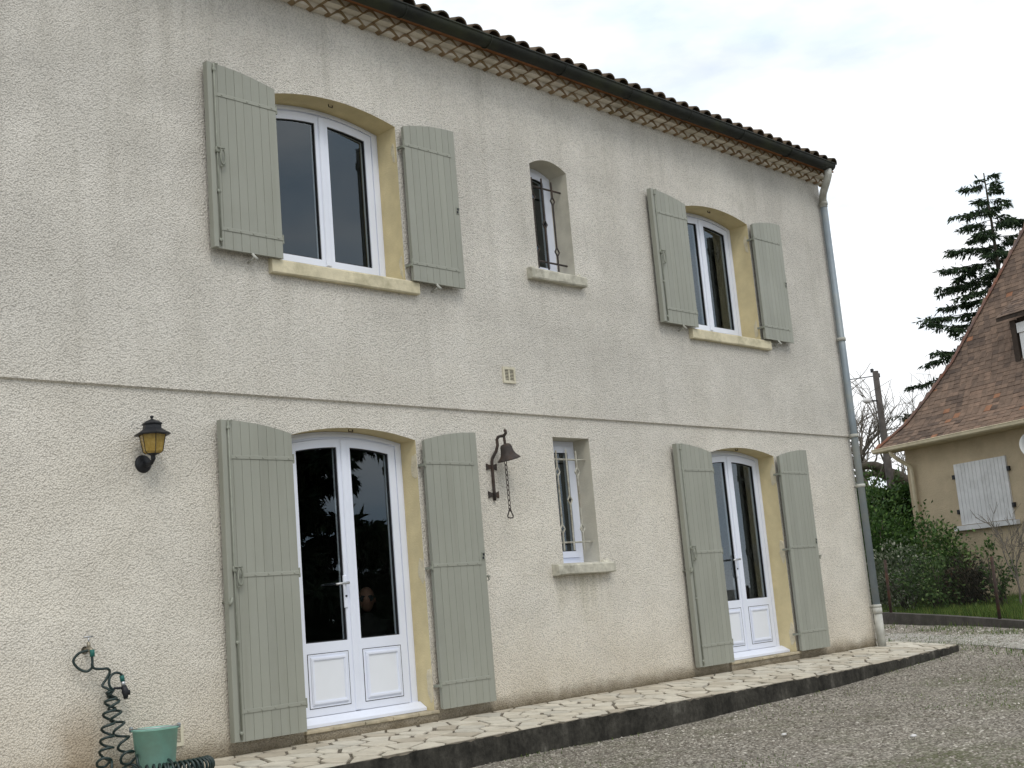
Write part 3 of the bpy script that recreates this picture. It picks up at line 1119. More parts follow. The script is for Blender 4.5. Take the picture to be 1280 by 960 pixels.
        mb.build('wall_catch', 'pipe_pale', sh, True)
    return sh


for (xi, xo, s) in ((-1.298, -1.896, -1), (0.030, 0.628, 1), (4.083, 3.487, -1), (5.392, 5.987, 1)):
    shutter(xi, xo, -2.462, -0.292, -0.212, s, True)
    shutter(xi, xo, 1.063, 2.440, 2.518, s, False, UP_Y)


# rough unpainted mortar patches round the hinge pins, on the right jambs
def patch(x, yc, zc, ry, rz):
    n = 22
    V = []
    ph = rng.uniform(0, 6)
    for k in range(n):
        a = 2 * math.pi * k / n
        q = 1 + 0.16 * math.sin(2 * a + ph) + 0.1 * math.sin(5 * a + 2 * ph) + rng.uniform(-0.05, 0.05)
        V.append((x - 0.001, max(0.001, yc + ry * q * math.cos(a)), zc + rz * q * math.sin(a)))
    V2 = [(x - 0.004, max(0.0012, yc + (p[1] - yc) * 0.93), zc + (p[2] - zc) * 0.95) for p in V]
    mb = MB()
    mb.add(V + V2, [tuple(range(n, 2 * n))] + [(k, (k + 1) % n, n + (k + 1) % n, n + k) for k in range(n)])
    mb.build('mortar_patch', 'patch', house)


for xj in (0.005, 5.405):
    for zc in (-0.50, -1.36, -2.27):
        patch(xj, 0.028, zc, 0.042, 0.115)
for zc in (2.22, 1.2):
    patch(5.405, 0.02, zc, 0.03, 0.10)
    patch(0.005, 0.012, zc, 0.03, 0.09)


# ---- small window grilles
def grille(zt, zb_, mat, x0, x1):
    xs = [x0 + (x1 - x0) * f for f in (0.185, 0.455, 0.725)]
    Y = 0.06
    hz = (zt - 0.082, zb_ + 0.075)
    mb = MB()
    mb.tube([(x0 + 0.002, Y + 0.012, hz[0]), (x1 - 0.002, Y + 0.012, hz[0])], 0.0095, 6)
    g = mb.build('window_grille', mat, house)
    mb = MB()
    mb.tube([(x0 + 0.002, Y + 0.012, hz[1]), (x1 - 0.002, Y + 0.012, hz[1])], 0.0095, 6)
    mb.build('cross_bar', mat, g)
    for i, x in enumerate(xs):
        mb = MB()
        L = zt - zb_
        dz = [zt - L * 0.215, zt - L * 0.785] if i != 1 else [zt - L * 0.5]
        pts = [zt + (0.012 if i == 1 else 0)]
        for d in dz:
            pts += [d + 0.042, d - 0.042]
        pts.append(zb_)
        for k in range(0, len(pts), 2):
            mb.tube([(x, Y, pts[k]), (x, Y, pts[k + 1])], 0.0092, 6)
        for d in dz:
            for s in (-1, 1):
                mb.tube([(x, Y, d + 0.045), (x + s * 0.030, Y, d), (x, Y, d - 0.045)], 0.0082, 6)
        mb.build('bar', mat, g)


grille(-0.312, -1.245, 'iron_pale', 1.697, 2.21)
grille(2.365, 1.455, 'iron', 1.697, 2.222)

# lintel hooks under the arches
for x, z in ((-0.62, -0.212), (4.77, -0.212), (-0.62, 2.532), (4.77, 2.532)):
    mb = MB()
    mb.tube([(x - 0.02, 0.06, z), (x - 0.02, 0.06, z - 0.018), (x + 0.02, 0.06, z - 0.018), (x + 0.02, 0.06, z)], 0.005, 6)
    mb.build('stop_hook', 'iron', house)


# ---- ventilation grilles
def vent(x0, x1, z0, z1, n, y):
    mb = MB()
    mb.box(x0, x1, y - 0.004, y + 0.01, z0, z1)
    v = mb.build('vent', 'dark_hole', house)
    mb = MB()
    b = 0.018
    sq = lambda d: [(x0 + d, z0 + d), (x1 - d, z0 + d), (x1 - d, z1 - d), (x0 + d, z1 - d)]
    mb.ring(sq(-0.004), sq(b), y - 0.014, y + 0.004)
    mb.box((x0 + x1) / 2 - 0.006, (x0 + x1) / 2 + 0.006, y - 0.012, y - 0.003, z0 + b, z1 - b)
    mb.build('vent_frame', 'vent', v)
    for k in range(n):
        z = z0 + b + (z1 - z0 - 2 * b) * (k + 0.5) / n
        h = (z1 - z0 - 2 * b) / n
        mb = MB()
        mb.add([(x0 + b, y - 0.004, z + h * 0.3), (x1 - b, y - 0.004, z + h * 0.3), (x1 - b, y - 0.011, z - h * 0.25), (x0 + b, y - 0.011, z - h * 0.25),
                (x0 + b, y - 0.0035, z + h * 0.15), (x1 - b, y - 0.0035, z + h * 0.15)], [(3, 2, 1, 0), (2, 3, 4, 5)])
        mb.build('slat', 'vent', v)


vent(1.085, 1.235, 0.272, 0.412, 8, UP_Y)
vent(-2.425, -2.262, -2.425, -2.298, 10, 0.0)

# ---- eaves: two rows of half round tiles bedded in mortar, flat strip, gutter, roof
def half_tile(r_, h_, th, y0, y1, n=8):
    mb = MB()
    V = []
    for y, k_ in ((y0, 1.0), (y1, 0.9)):
        for rr, hh in ((r_, h_), (r_ - th, h_ - th)):
            for k in range(n + 1):
                a = math.pi * k / n
                V.append((rr * math.cos(a) * k_, y, hh * math.sin(a)))
    q = n + 1
    Fc = []
    for k in range(n):
        Fc.append((k, k + 1, 2 * q + k + 1, 2 * q + k))
        Fc.append((q + k + 1, q + k, 3 * q + k, 3 * q + k + 1))
        Fc.append((k + 1, k, q + k, q + k + 1))
    Fc.append((0, 2 * q, 3 * q, q))
    Fc.append((n, q + n, 3 * q + n, 2 * q + n))
    mb.add(V, Fc)
    return mb


SP = 0.1848


def scallop(r_, h_, th, y0, y1, n=10):
    V = []
    for y in (y0, y1):
        for d in (0.0, th):
            for k in range(n + 1):
                u = 1 - 2 * k / n
                V.append((r_ * u, y, h_ * (0.55 * (1 - abs(u) ** 1.9) + 0.225 * (1 + math.cos(math.pi * u))) - d * (1 - 0.6 * abs(u) ** 3)))
    q = n + 1
    Fc = []
    for k in range(n):
        Fc += [(k, k + 1, 2 * q + k + 1, 2 * q + k), (q + k + 1, q + k, 3 * q + k, 3 * q + k + 1), (k + 1, k, q + k, q + k + 1)]
    Fc += [(0, 2 * q, 3 * q, q), (n, q + n, 3 * q + n, 2 * q + n)]
    mb = MB()
    mb.add(V, Fc)
    return mb


g1 = scallop(SP / 2 - 0.0005, 0.062, 0.025, -0.085, 0.0).mesh('eave_tile', 'genoise')
g2 = scallop(SP / 2 - 0.0005, 0.062, 0.025, -0.165, -0.02).mesh('eave_tile', 'genoise')
mb = MB()
mb.box(HX0, HX1 + 0.04, -0.076, 0.0, 3.284, 3.336)
mb.box(HX0, HX1 + 0.06, -0.156, -0.0, 3.336, 3.395)
eave = mb.build('eave_cornice', 'mortar', house)
x = -0.205 - SP * 47
while x < HX1 + 0.05:
    if x > HX0 + 0.1:
        link('eave_tile', g1, eave, Matrix.Translation((x, rng.uniform(-0.004, 0.004), 3.277 + rng.uniform(-0.003, 0.003))) @ Matrix.Rotation(rng.uniform(-0.03, 0.03), 4, 'Y'))
        if x + SP / 2 < HX1 + 0.06:
            link('eave_tile', g2, eave, Matrix.Translation((x + SP / 2, rng.uniform(-0.004, 0.004), 3.341 + rng.uniform(-0.003, 0.003))) @ Matrix.Rotation(rng.uniform(-0.03, 0.03), 4, 'Y'))
    x += SP
x = HX0
while x < HX1 + 0.05:
    x2 = min(x + 0.42, HX1 + 0.08)
    mb = MB()
    mb.bbox(x + 0.002, x2 - 0.002, -0.225 + rng.uniform(-0.004, 0.004), 0.0, 3.396, 3.412, 0.003)
    mb.build('flat_tile', 'strip', eave)
    x = x2
# roof: sheathing, pan and cover tiles
SL = math.tan(R(17))
mb = MB()
RX1 = HX1 + 0.02
mb.add([(HX0, -0.26, 3.43), (RX1, -0.26, 3.43), (RX1, 4.6, 3.43 + 4.86 * SL), (HX0, 4.6, 3.43 + 4.86 * SL),
        (HX0, HD + 0.3, 3.43), (RX1, HD + 0.3, 3.43), (HX0, -0.26, 3.413), (RX1, -0.26, 3.413), (RX1, HD + 0.3, 3.413), (HX0, HD + 0.3, 3.413)],
       [(0, 1, 2, 3), (3, 2, 5, 4), (6, 7, 1, 0), (9, 8, 7, 6), (1, 7, 8, 5, 2), (0, 3, 4, 9, 6)])
roof = mb.build('roof', 'canal', house)
CS = 0.2087
ct = half_tile(0.084, 0.075, 0.014, 0.0, 0.42).mesh('roof_tile', 'canal')
rest = MB()
ri = Matrix.Rotation(R(17), 4, 'X')
x = 0.172 - CS * 43
while x < RX1 - 0.02:
    if x > HX0 + 0.05:
        yy = -0.345 + rng.uniform(-0.012, 0.012)
        link('roof_tile', ct, roof, Matrix.Translation((x + rng.uniform(-0.006, 0.006), yy, 3.437 + rng.uniform(-0.006, 0.006))) @ ri @ Matrix.Rotation(rng.uniform(-0.04, 0.04), 4, 'Y'))
        for k in range(1, 14):
            s = half_tile(0.08, 0.072, 0.014, 0.0, 0.42, 5)
            M4 = Matrix.Translation((x, yy + k * 0.36 * math.cos(R(17)), 3.437 + k * 0.36 * math.sin(R(17)) + 0.012)) @ ri
            rest.add([tuple(M4 @ Vector(v)) for v in s.v], s.f)
    x += CS
tag(rest.build('tile_field', 'canal', roof), kind='stuff')

# gutter
mb = MB()
GC, GZ, GR = -0.292, 3.425, 0.078
V, Fc = [], []
NG = 10
xs = np.linspace(HX0, HX1 - 0.115, 30)
for x in xs:
    sag = 0.004 * math.sin(x * 1.3)
    for rr in (GR, GR - 0.006):
        for k in range(NG + 1):
            a = math.pi + math.pi * k / NG
            V.append((x, GC + rr * math.cos(a), GZ + sag + rr * math.sin(a)))
q = 2 * (NG + 1)
for i in range(len(xs) - 1):
    for k in range(NG):
        Fc.append((i * q + k, i * q + k + 1, (i + 1) * q + k + 1, (i + 1) * q + k))
        o_ = NG + 1
        Fc.append((i * q + o_ + k + 1, i * q + o_ + k, (i + 1) * q + o_ + k, (i + 1) * q + o_ + k + 1))
Fc.append(tuple(range((len(xs) - 1) * q, (len(xs) - 1) * q + NG + 1)))
mb.add(V, Fc)
mb.tube([(HX0, GC - GR, GZ + 0.004), (HX1 - 0.112, GC - GR, GZ + 0.004)], 0.009, 8)
gut = mb.build('gutter', 'gutter', house, True)
for xb_ in np.arange(-7.2, 7, 1.02):
    mb = MB()
    mb.tube([(xb_, GC + (GR + 0.003) * math.cos(math.pi + math.pi * k / 8), GZ + (GR + 0.003) * math.sin(math.pi + math.pi * k / 8)) for k in range(9)], 0.006, 5)
    mb.build('gutter_joint', 'gutter', gut)

# downpipe
PX, PY = 7.155, -0.085
mb = MB()
mb.tube([(PX, PY, 2.98), (PX, PY, -2.15)], 0.043, 14)
pipe = mb.build('downpipe', 'zinc', house, True)
mb = MB()
mb.tube([(6.995, GC, GZ - 0.06), (6.995, GC, GZ - 0.13), (7.03, GC + 0.05, GZ - 0.19), (7.12, -0.12, GZ - 0.30), (PX, PY, GZ - 0.36), (PX, PY, 2.95)], 0.048, 14)
mb.build('swan_neck', 'pipe_pale', pipe, True)
mb = MB()
mb.tube([(PX, PY, -2.13), (PX, PY, -2.57)], [0.050, 0.052], 14)
mb.tube([(PX, PY, -2.10), (PX, PY, -2.17)], 0.056, 14)
mb.build('pipe_boot', 'pipe_pale', pipe, True)
for z in (3.0, 1.22, 0.0, -0.62, -2.08):
    mb = MB()
    mb.tube([(PX, PY, z - 0.02), (PX, PY, z + 0.02)], 0.054, 14)
    mb.bbox(PX - 0.02, PX + 0.02, PY, 0.01, z - 0.012, z + 0.012)
    mb.build('pipe_collar', 'pipe_pale', pipe, True)


# ------------------------------------------------------------------ patio of crazy paving
EDGE = [(-9, -1.02), (-4, -1.02), (-1.7, -1.045), (0.5, -1.02), (2.32, -1.09), (4.2, -1.13), (5.8, -1.06), (7.5, -0.88)]


def edge_y(x):
    return float(np.interp(x, [e[0] for e in EDGE], [e[1] for e in EDGE]))


def patio_z(y):
    return -2.553 + 0.046 * y / 1.0 if y < 0 else -2.553


fine = [(x, edge_y(x) + (rng.uniform(-0.004, 0.003) if x > -4 else 0)) for x in np.concatenate([np.arange(-9, -4, 0.5), np.arange(-4, 7.51, 0.055)])]
poly = fine + [(7.56, -0.70), (7.95, 0.28), (8.4, 1.4), (8.4, 8.0), (7.0, 8.0), (7.0, 0.05), (-9, 0.05)]
mb = MB()
pz = lambda x, y: patio_z(y) - 0.004
n = len(poly)
jit = [(rng.uniform(-0.006, 0.006), rng.uniform(-0.012, 0.012)) for _ in poly]
top = [(x, y, pz(x, y) - (rng.random() ** 4 * 0.022 if y < -0.6 else 0)) for (x, y) in poly]
bot = [(x, y - 0.004, -3.1) for (x, y), j in zip(poly, jit)]
tri = tessellate_polygon([[Vector(p) for p in top]])
mb.add(top + bot, [tuple(t) for t in tri] + [(k, n + k, n + (k + 1) % n, (k + 1) % n) for k in range(n)])
patio = mb.build('patio', 'patio', None)
patio.data.materials.append(MAT['joint'])
for p in patio.data.polygons:
    if len(p.vertices) == 3:
        p.material_index = 1
        if p.normal.z < 0:
            p.flip()
tag(patio, 'low strip terrace of beige crazy paving with blackened edge', kind='structure')


def clip(poly, px, py, nx_, ny_):
    out = []
    for i in range(len(poly)):
        a, b = poly[i], poly[(i + 1) % len(poly)]
        da = (a[0] - px) * nx_ + (a[1] - py) * ny_
        db = (b[0] - px) * nx_ + (b[1] - py) * ny_
        if da <= 0:
            out.append(a)
        if (da < 0 < db) or (db < 0 < da):
            t = da / (da - db)
            out.append((a[0] + t * (b[0] - a[0]), a[1] + t * (b[1] - a[1])))
    return out


seeds = []
for _ in range(9000):
    x, y = rng.uniform(-4.6, 8.6), rng.uniform(-1.25, 1.4)
    if y > 0.05 and x < 7.15:
        continue
    if y < (edge_y(x) if x < 7.5 else -0.86 + (x - 7.5) * 1.5):
        continue
    dmin = 0.17 if rng.random() < 0.55 else 0.32
    if all((x - s[0]) ** 2 + ((y - s[1]) * 1.25) ** 2 > dmin ** 2 for s in seeds):
        seeds.append((x, y))
for i, (sx, sy) in enumerate(seeds):
    c = [(sx - 0.45, sy - 0.45), (sx + 0.45, sy - 0.45), (sx + 0.45, sy + 0.45), (sx - 0.45, sy + 0.45)]
    for j, (ox, oy) in enumerate(seeds):
        if i == j or abs(ox - sx) > 0.95 or abs(oy - sy) > 0.95:
            continue
        dx, dy = ox - sx, oy - sy
        L = math.hypot(dx, dy)
        gap = 0.005 + 0.010 * (((i * 7 + j * 7) % 10) / 10)
        c = clip(c, sx + dx / 2 - dx / L * gap, sy + dy / 2 - dy / L * gap, dx / L, dy / L)
        if len(c) < 3:
            break
    if len(c) < 3:
        continue
    # keep inside the terrace
    e0, e1 = edge_y(sx - 0.3), edge_y(sx + 0.3)
    if sx < 7.6:
        dx, dy = 0.6, e1 - e0 if sx < 7.2 else 0.085
        L = math.hypot(dx, dy)
        c = clip(c, min(sx, 7.5), edge_y(min(sx, 7.5)) + rng.uniform(0.004, 0.03), dy / L, -dx / L)
    if sy < 0.03 and sx < 7.19:
        c = clip(c, 0, -0.006, 0, 1)
    if sy >= 0.0 and sx >= 7.19:
        c = clip(c, 7.2, 0, -1, 0)
    if sx > 6.9:
        c = clip(c, 7.53, -0.74, 0.928, -0.371)
        c = clip(c, 8.38, 0, 1, 0)
    if len(c) < 3:
        continue
    A = 0.5 * abs(sum(c[k][0] * c[(k + 1) % len(c)][1] - c[(k + 1) % len(c)][0] * c[k][1] for k in range(len(c))))
    if A < 0.004:
        continue
    # wobble: drop corner points inwards and cut sharp corners
    c2 = []
    for k in range(len(c)):
        p, q = c[k], c[(k + 1) % len(c)]
        l = math.hypot(q[0] - p[0], q[1] - p[1])
        f = min(0.22, 0.018 / max(l, 1e-6))
        c2 += [(p[0] + (q[0] - p[0]) * f, p[1] + (q[1] - p[1]) * f), (q[0] + (p[0] - q[0]) * f, q[1] + (p[1] - q[1]) * f)]
    mb = MB()
    dz = rng.uniform(-0.003, 0.003)
    mb.prism_z(c2, -0.03, 0.0, 0.004)
    mb.v = [(x, y, z + patio_z(y) + dz) for x, y, z in mb.v]
    mb.build('paving_stone', 'paving', patio)


# ------------------------------------------------------------------ things fixed to or standing by the wall
# wall lantern
LX, LY = -2.49, -0.145
lan = thing('wall_lantern', (-2.485, 0, -0.535), 'black wall lantern with amber glass and two tiered cap', 'lantern')
mb = MB()
mb.lathe([(0.0, 0.03), (0.022, 0.03), (0.03, 0.022), (0.048, 0.02), (0.06, 0.008), (0.062, 0.0)], 24, (-2.485, 0.0, -0.535), Matrix.Rotation(R(90), 3, 'X'))
mb.build('wall_plate', 'black_metal', lan, True)
mb = MB()
mb.tube([(-2.485, -0.01, -0.535), (-2.487, -0.07, -0.55), (LX, -0.12, -0.545), (LX, LY, -0.52), (LX, LY, -0.49)], [0.015, 0.014, 0.013, 0.014, 0.017], 10)
mb.lathe([(0.0, -0.535), (0.012, -0.53), (0.018, -0.515), (0.012, -0.5), (0.03, -0.49), (0.045, -0.484), (0.0, -0.484)], 12, (LX, LY, 0))
mb.build('arm', 'black_metal', lan, True)
mb = MB()
mb.lathe([(0.050, -0.484), (0.066, -0.470), (0.088, -0.358)], 6, (LX, LY, 0), Matrix.Rotation(R(15), 3, 'Z'))
mb.build('amber_glass', 'amber', lan)
for k in range(6):
    a = R(15) + 2 * math.pi * k / 6
    mb = MB()
    mb.tube([(LX + r_ * math.cos(a), LY + r_ * math.sin(a), z) for r_, z in ((0.052, -0.484), (0.068, -0.470), (0.090, -0.356))], 0.0025, 5)
    mb.build('glazing_bar', 'black_metal', lan)
mb = MB()
mb.lathe([(0.012, -0.48), (0.014, -0.40), (0.0, -0.395)], 10, (LX, LY, 0))
mb.build('lamp_holder', 'brass', lan, True)
mb = MB()
mb.lathe([(0.0, -0.352), (0.124, -0.358), (0.126, -0.352), (0.09, -0.332), (0.064, -0.312), (0.062, -0.290), (0.070, -0.286), (0.072, -0.279), (0.045, -0.262), (0.018, -0.252),
          (0.008, -0.246), (0.0, -0.245)], 6, (LX, LY, 0), Matrix.Rotation(R(15), 3, 'Z'))
mb.lathe([(0.006, -0.248), (0.006, -0.242), (0.011, -0.238), (0.013, -0.232), (0.011, -0.226), (0.0, -0.222)], 10, (LX, LY, 0))
mb.build('cap', 'black_metal', lan)

# bell on its bracket
bell = thing('wall_bell', (0.862, 0, -0.62), 'rusty iron bell on a curved wall bracket with pull chain', 'bell')
BX, BY = 0.925, -0.135
mb = MB()
mb.tube([(0.862, -0.018, -0.79), (0.862, -0.018, -0.70), (0.862, -0.018, -0.45), (0.866, -0.025, -0.42), (0.885, -0.06, -0.36), (0.893, -0.075, -0.31), (0.892, -0.072, -0.262), (0.897, -0.085, -0.240),
         (0.905, -0.11, -0.236), (0.913, -0.13, -0.236), (0.918, -0.145, -0.23), (0.921, -0.16, -0.215), (0.919, -0.158, -0.195), (0.916, -0.148, -0.19)], 0.0135, 8)
br = mb.build('bracket', 'iron', bell, True)
for z in (-0.495, -0.738):
    mb = MB()
    mb.prism([(0.862 - 0.062, z - 0.03), (0.862 - 0.03, z - 0.018), (0.862 + 0.03, z - 0.018), (0.862 + 0.062, z - 0.03), (0.862 + 0.062, z + 0.03), (0.862 + 0.03, z + 0.018),
              (0.862 - 0.03, z + 0.018), (0.862 - 0.062, z + 0.03)], -0.014, -0.002)
    mb.build('fixing_plate', 'iron', br)
tl = Matrix.Rotation(R(-15), 3, 'Y')
mb = MB()
mb.lathe([(0.0, 0.0), (0.03, -0.004), (0.045, -0.014), (0.052, -0.035), (0.058, -0.075), (0.072, -0.108), (0.098, -0.135), (0.104, -0.146), (0.096, -0.142), (0.066, -0.108), (0.05, -0.07), (0.0, -0.03)], 24, (BX, BY, -0.305), tl)
mb.build('bell_cup', 'iron', bell, True)
mb = MB()
mb.tube([(BX - 0.006, BY, -0.236), (BX, BY, -0.305)], 0.012, 8)
mb.build('hanger', 'iron', bell)
mb = MB()
z = -0.445
k = 0
cx_ = BX - 0.012
while z > -0.86:
    w, h = 0.0125, 0.026
    pts = []
    for q in range(13):
        a = 2 * math.pi * q / 12
        dx, dz = w * math.cos(a), h * math.sin(a)
        pts.append((cx_ + (dx if k % 2 else 0) + 0.012 * (-0.445 - z), BY + (0 if k % 2 else dx), z - h + dz))
    mb.tube(pts, 0.0036, 5, cap=False)
    z -= 0.044
    k += 1
mb.build('chain', 'iron', bell, True)
mb = MB()
cz = z - 0.03
px_ = cx_ + 0.005
mb.tube([(px_, BY, cz + 0.045), (px_ - 0.012, BY, cz + 0.02), (px_ - 0.034, BY, cz - 0.022), (px_ - 0.03, BY, cz - 0.036), (px_, BY, cz - 0.04), (px_ + 0.03, BY, cz - 0.036), (px_ + 0.034, BY, cz - 0.022), (px_ + 0.012, BY, cz + 0.02), (px_, BY, cz + 0.045)], 0.006, 6)
mb.build('pull_ring', 'iron', bell, True)

# garden tap
tap = thing('garden_tap', (-2.94, 0, -1.74), 'small brass garden tap on the wall above the spiral hose', 'tap')
mb = MB()
mb.tube([(-2.94, 0.0, -1.745), (-2.94, -0.06, -1.745)], 0.012, 10)
mb.tube([(-2.94, -0.05, -1.735), (-2.94, -0.085, -1.745), (-2.94, -0.095, -1.775)], [0.016, 0.016, 0.014], 10)
mb.tube([(-2.94, -0.055, -1.74), (-2.94, -0.055, -1.695)], [0.013, 0.010], 10)
mb.lathe([(0.025, 0.004), (0.025, 0.0), (0.0, 0.0)], 14, (-2.94, -0.001, -1.745), Matrix.Rotation(R(90), 3, 'X'))
mb.build('tap_body', 'brass', tap, True)
mb = MB()
mb.tube([(-2.94, -0.055, -1.70), (-2.94, -0.055, -1.668)], 0.005, 8)
mb.tube([(-2.972, -0.058, -1.664), (-2.908, -0.052, -1.664)], 0.0055, 8)
mb.build('tap_handle', 'steel', tap, True)


def wallpx(a, b, y):
    """point on the plane Y=y for a position measured on the enlarged photograph"""
    return on_plane((80 + a / 4.8, 760 + b / 4.8), (0, y, 0), np.array([0, 1.0, 0]))


def smooth_path(P, n=8):
    P = [np.array(p, float) for p in P]
    out = []
    for i in range(len(P) - 1):
        p0, p1, p2, p3 = P[max(i - 1, 0)], P[i], P[i + 1], P[min(i + 2, len(P) - 1)]
        for k in range(n):
            t = k / n
            out.append(0.5 * ((2 * p1) + (-p0 + p2) * t + (2 * p0 - 5 * p1 + 4 * p2 - p3) * t * t + (-p0 + 3 * p1 - 3 * p2 + p3) * t ** 3))
    out.append(P[-1])
    return out


hose = thing('spiral_hose', (-2.8, -0.2, -2.57), 'dark green spiral garden hose hanging from the wall tap', 'hose')
HR = 0.0085


def helix(axis_pts, radius, turns, ph=0.0, n=14, squash=1.0):
    ax = smooth_path(axis_pts, 12)
    tot = int(turns * n)
    out = []
    for k in range(tot + 1):
        t = k / tot
        f = t * (len(ax) - 1)
        i = min(int(f), len(ax) - 2)
        p = ax[i] + (ax[i + 1] - ax[i]) * (f - i)
        d = ax[i + 1] - ax[i]
        d = d / np.linalg.norm(d)
        a = np.cross(d, [0, 1.0, 0])
        a /= np.linalg.norm(a)
        b = np.cross(d, a)
        w = 2 * math.pi * turns * t + ph
        rr = radius(t) if callable(radius) else radius
        out.append(p + rr * (math.cos(w) * a + squash * math.sin(w) * b))
    return out


mb = MB()
# from the tap connector: side loop, slack run, then the left coil
lead = smooth_path([wallpx(*p) for p in ((168, 290, -0.095), (170, 345, -0.095), (158, 368, -0.085), (130, 381, -0.075), (85, 362, -0.06), (56, 318, -0.055), (90, 272, -0.07), (145, 255, -0.1))], 8)
mb.tube(lead, HR, 7)
run = [wallpx(*p) for p in ((166, 330, -0.10), (180, 361, -0.1), (225, 366, -0.09), (262, 364, -0.085), (274, 385, -0.08), (250, 432, -0.075), (230, 466, -0.075), (262, 484, -0.09))]
coilL = helix([wallpx(288, 505, -0.085), wallpx(275, 600, -0.09), wallpx(262, 740, -0.10), wallpx(255, 860, -0.13), wallpx(262, 960, -0.17), (-2.62, -0.2, -2.555)], lambda t: 0.034 + 0.016 * t, 8.5, 2.0, squash=0.85)
mb.tube(smooth_path(run, 6)[:-1] + coilL, HR, 7)
mb.build('left_coil', 'hose', hose, True)
mb = MB()
coilR = helix([wallpx(292, 500, -0.08), wallpx(302, 600, -0.09), wallpx(325, 700, -0.11), wallpx(365, 830, -0.16), wallpx(420, 930, -0.24), (-2.50, -0.40, -2.535)], lambda t: 0.034 + 0.018 * t, 7.5, 0.5, squash=0.85)
runR = smooth_path([wallpx(*p) for p in ((350, 412, -0.08), (338, 394, -0.08), (312, 388, -0.085), (283, 405, -0.09), (270, 440, -0.09), (278, 475, -0.09), (298, 492, -0.085))], 6)
mb.tube(runR + coilR[4:], HR, 7)
mb.build('right_coil', 'hose', hose, True)
mb = MB()
c3 = helix([(-2.66, -0.44, -2.525), (-2.55, -0.47, -2.525), (-2.42, -0.46, -2.525), (-2.33, -0.42, -2.525)], 0.046, 13, 0)
mb.tube(c3, HR, 7)
c4 = helix([(-2.98, -0.30, -2.525), (-2.80, -0.36, -2.525), (-2.66, -0.44, -2.525)], 0.046, 9, 0)
mb.tube(c4, HR, 7)
mb.build('lying_coil', 'hose', hose, True)
mb = MB()
mb.tube([wallpx(168, 250, -0.095), wallpx(170, 292, -0.095)], 0.016, 10)
mb.build('connector', 'hose_green', hose, True)
mb = MB()
mb.tube([wallpx(346, 405, -0.08), wallpx(352, 440, -0.08)], 0.015, 10)
mb.build('connector', 'hose_green', hose, True)
mb = MB()
mb.tube([wallpx(352, 438, -0.08), wallpx(358, 470, -0.08)], 0.014, 10)
mb.build('coupling', 'steel', hose, True)
mb = MB()
mb.tube([wallpx(358, 468, -0.085), wallpx(368, 500, -0.09), wallpx(372, 545, -0.09)], [0.017, 0.024, 0.012], 10)
mb.tube([wallpx(366, 500, -0.09), wallpx(390, 500, -0.10), wallpx(392, 520, -0.10)], [0.014, 0.012, 0.008], 8)
mb.tube([wallpx(300, 482, -0.09), wallpx(345, 480, -0.09)], 0.008, 8)
mb.build('spray_nozzle', 'black_metal', hose, True)

# bucket
bk = thing('bucket', (-2.575, -0.23, -2.565), 'pale turquoise plastic bucket with metal handle beside the spiral hose', 'bucket')
BC = (-2.592, -0.23)
mb = MB()
mb.lathe([(0.0, -2.563), (0.112, -2.564), (0.115, -2.558), (0.141, -2.283), (0.149, -2.281), (0.150, -2.272), (0.141, -2.271), (0.110, -2.55), (0.0, -2.552)], 32, (BC[0], BC[1], 0))
mb.build('pail', 'bucket', bk, True)
ang = R(-35)
ca, sa = math.cos(ang), math.sin(ang)
e1 = np.array([BC[0] - 0.147 * ca, BC[1] - 0.147 * sa, -2.268])
e2 = np.array([BC[0] + 0.147 * ca, BC[1] + 0.147 * sa, -2.268])
mb = MB()
pts = []
for k in range(17):
    a = math.pi * k / 16
    p = np.array([BC[0], BC[1], -2.262]) + (-math.cos(a)) * 0.150 * np.array([ca, sa, 0]) + math.sin(a) * 0.155 * np.array([sa, -ca, 0])
    pts.append(p)
mb.tube(pts, 0.004, 6)
mb.build('handle', 'steel', bk, True)
for e in (e1, e2):
    mb = MB()
    mb.lathe([(0.0, -0.018), (0.012, -0.016), (0.014, 0.006), (0.010, 0.014), (0.0, 0.016)], 10, tuple(e))
    mb.build('handle_lug', 'zinc', bk, True)


# ------------------------------------------------------------------ loose gravel and grass
def in_patio(x, y):
    e = np.interp(x, [p[0] for p in EDGE], [p[1] for p in EDGE])
    front = (x < 7.55) & (y > e - 0.01)
    side = (x >= 7.55) & (x < 8.62) & (y > -0.8 + (x - 7.55) * 1.55)
    return front | side


def scatter(n, x0, x1, y0, y1, dens=None):
    x = nr.uniform(x0, x1, n)
    y = nr.uniform(y0, y1, n)
    keep = ~in_patio(x, y)
    keep &= ((np.stack([x, y], 1) - KB) @ kn) > 0.05
    # only what lies in or just outside the view
    d = np.stack([x, y], 1) - CAM[:2]
    az = np.arctan2(d[:, 0], d[:, 1])
    keep &= (az > R(36)) & (az < R(74)) & (np.hypot(d[:, 0], d[:, 1]) > 5.5)
    if dens is not None:
        keep &= nr.random(n) < dens(x, y)
    return x[keep], y[keep]


def vnoise(x, y, s, seed):
    r_ = np.random.default_rng(seed)
    T = r_.random((64, 64))
    u, v = x * s + 100, y * s + 100
    i, j = np.floor(u).astype(int), np.floor(v).astype(int)
    fu, fv = u - i, v - j
    fu, fv = fu * fu * (3 - 2 * fu), fv * fv * (3 - 2 * fv)
    g = lambda a, b: T[a % 64, b % 64]
    return (g(i, j) * (1 - fu) + g(i + 1, j) * fu) * (1 - fv) + (g(i, j + 1) * (1 - fu) + g(i + 1, j + 1) * fu) * fv


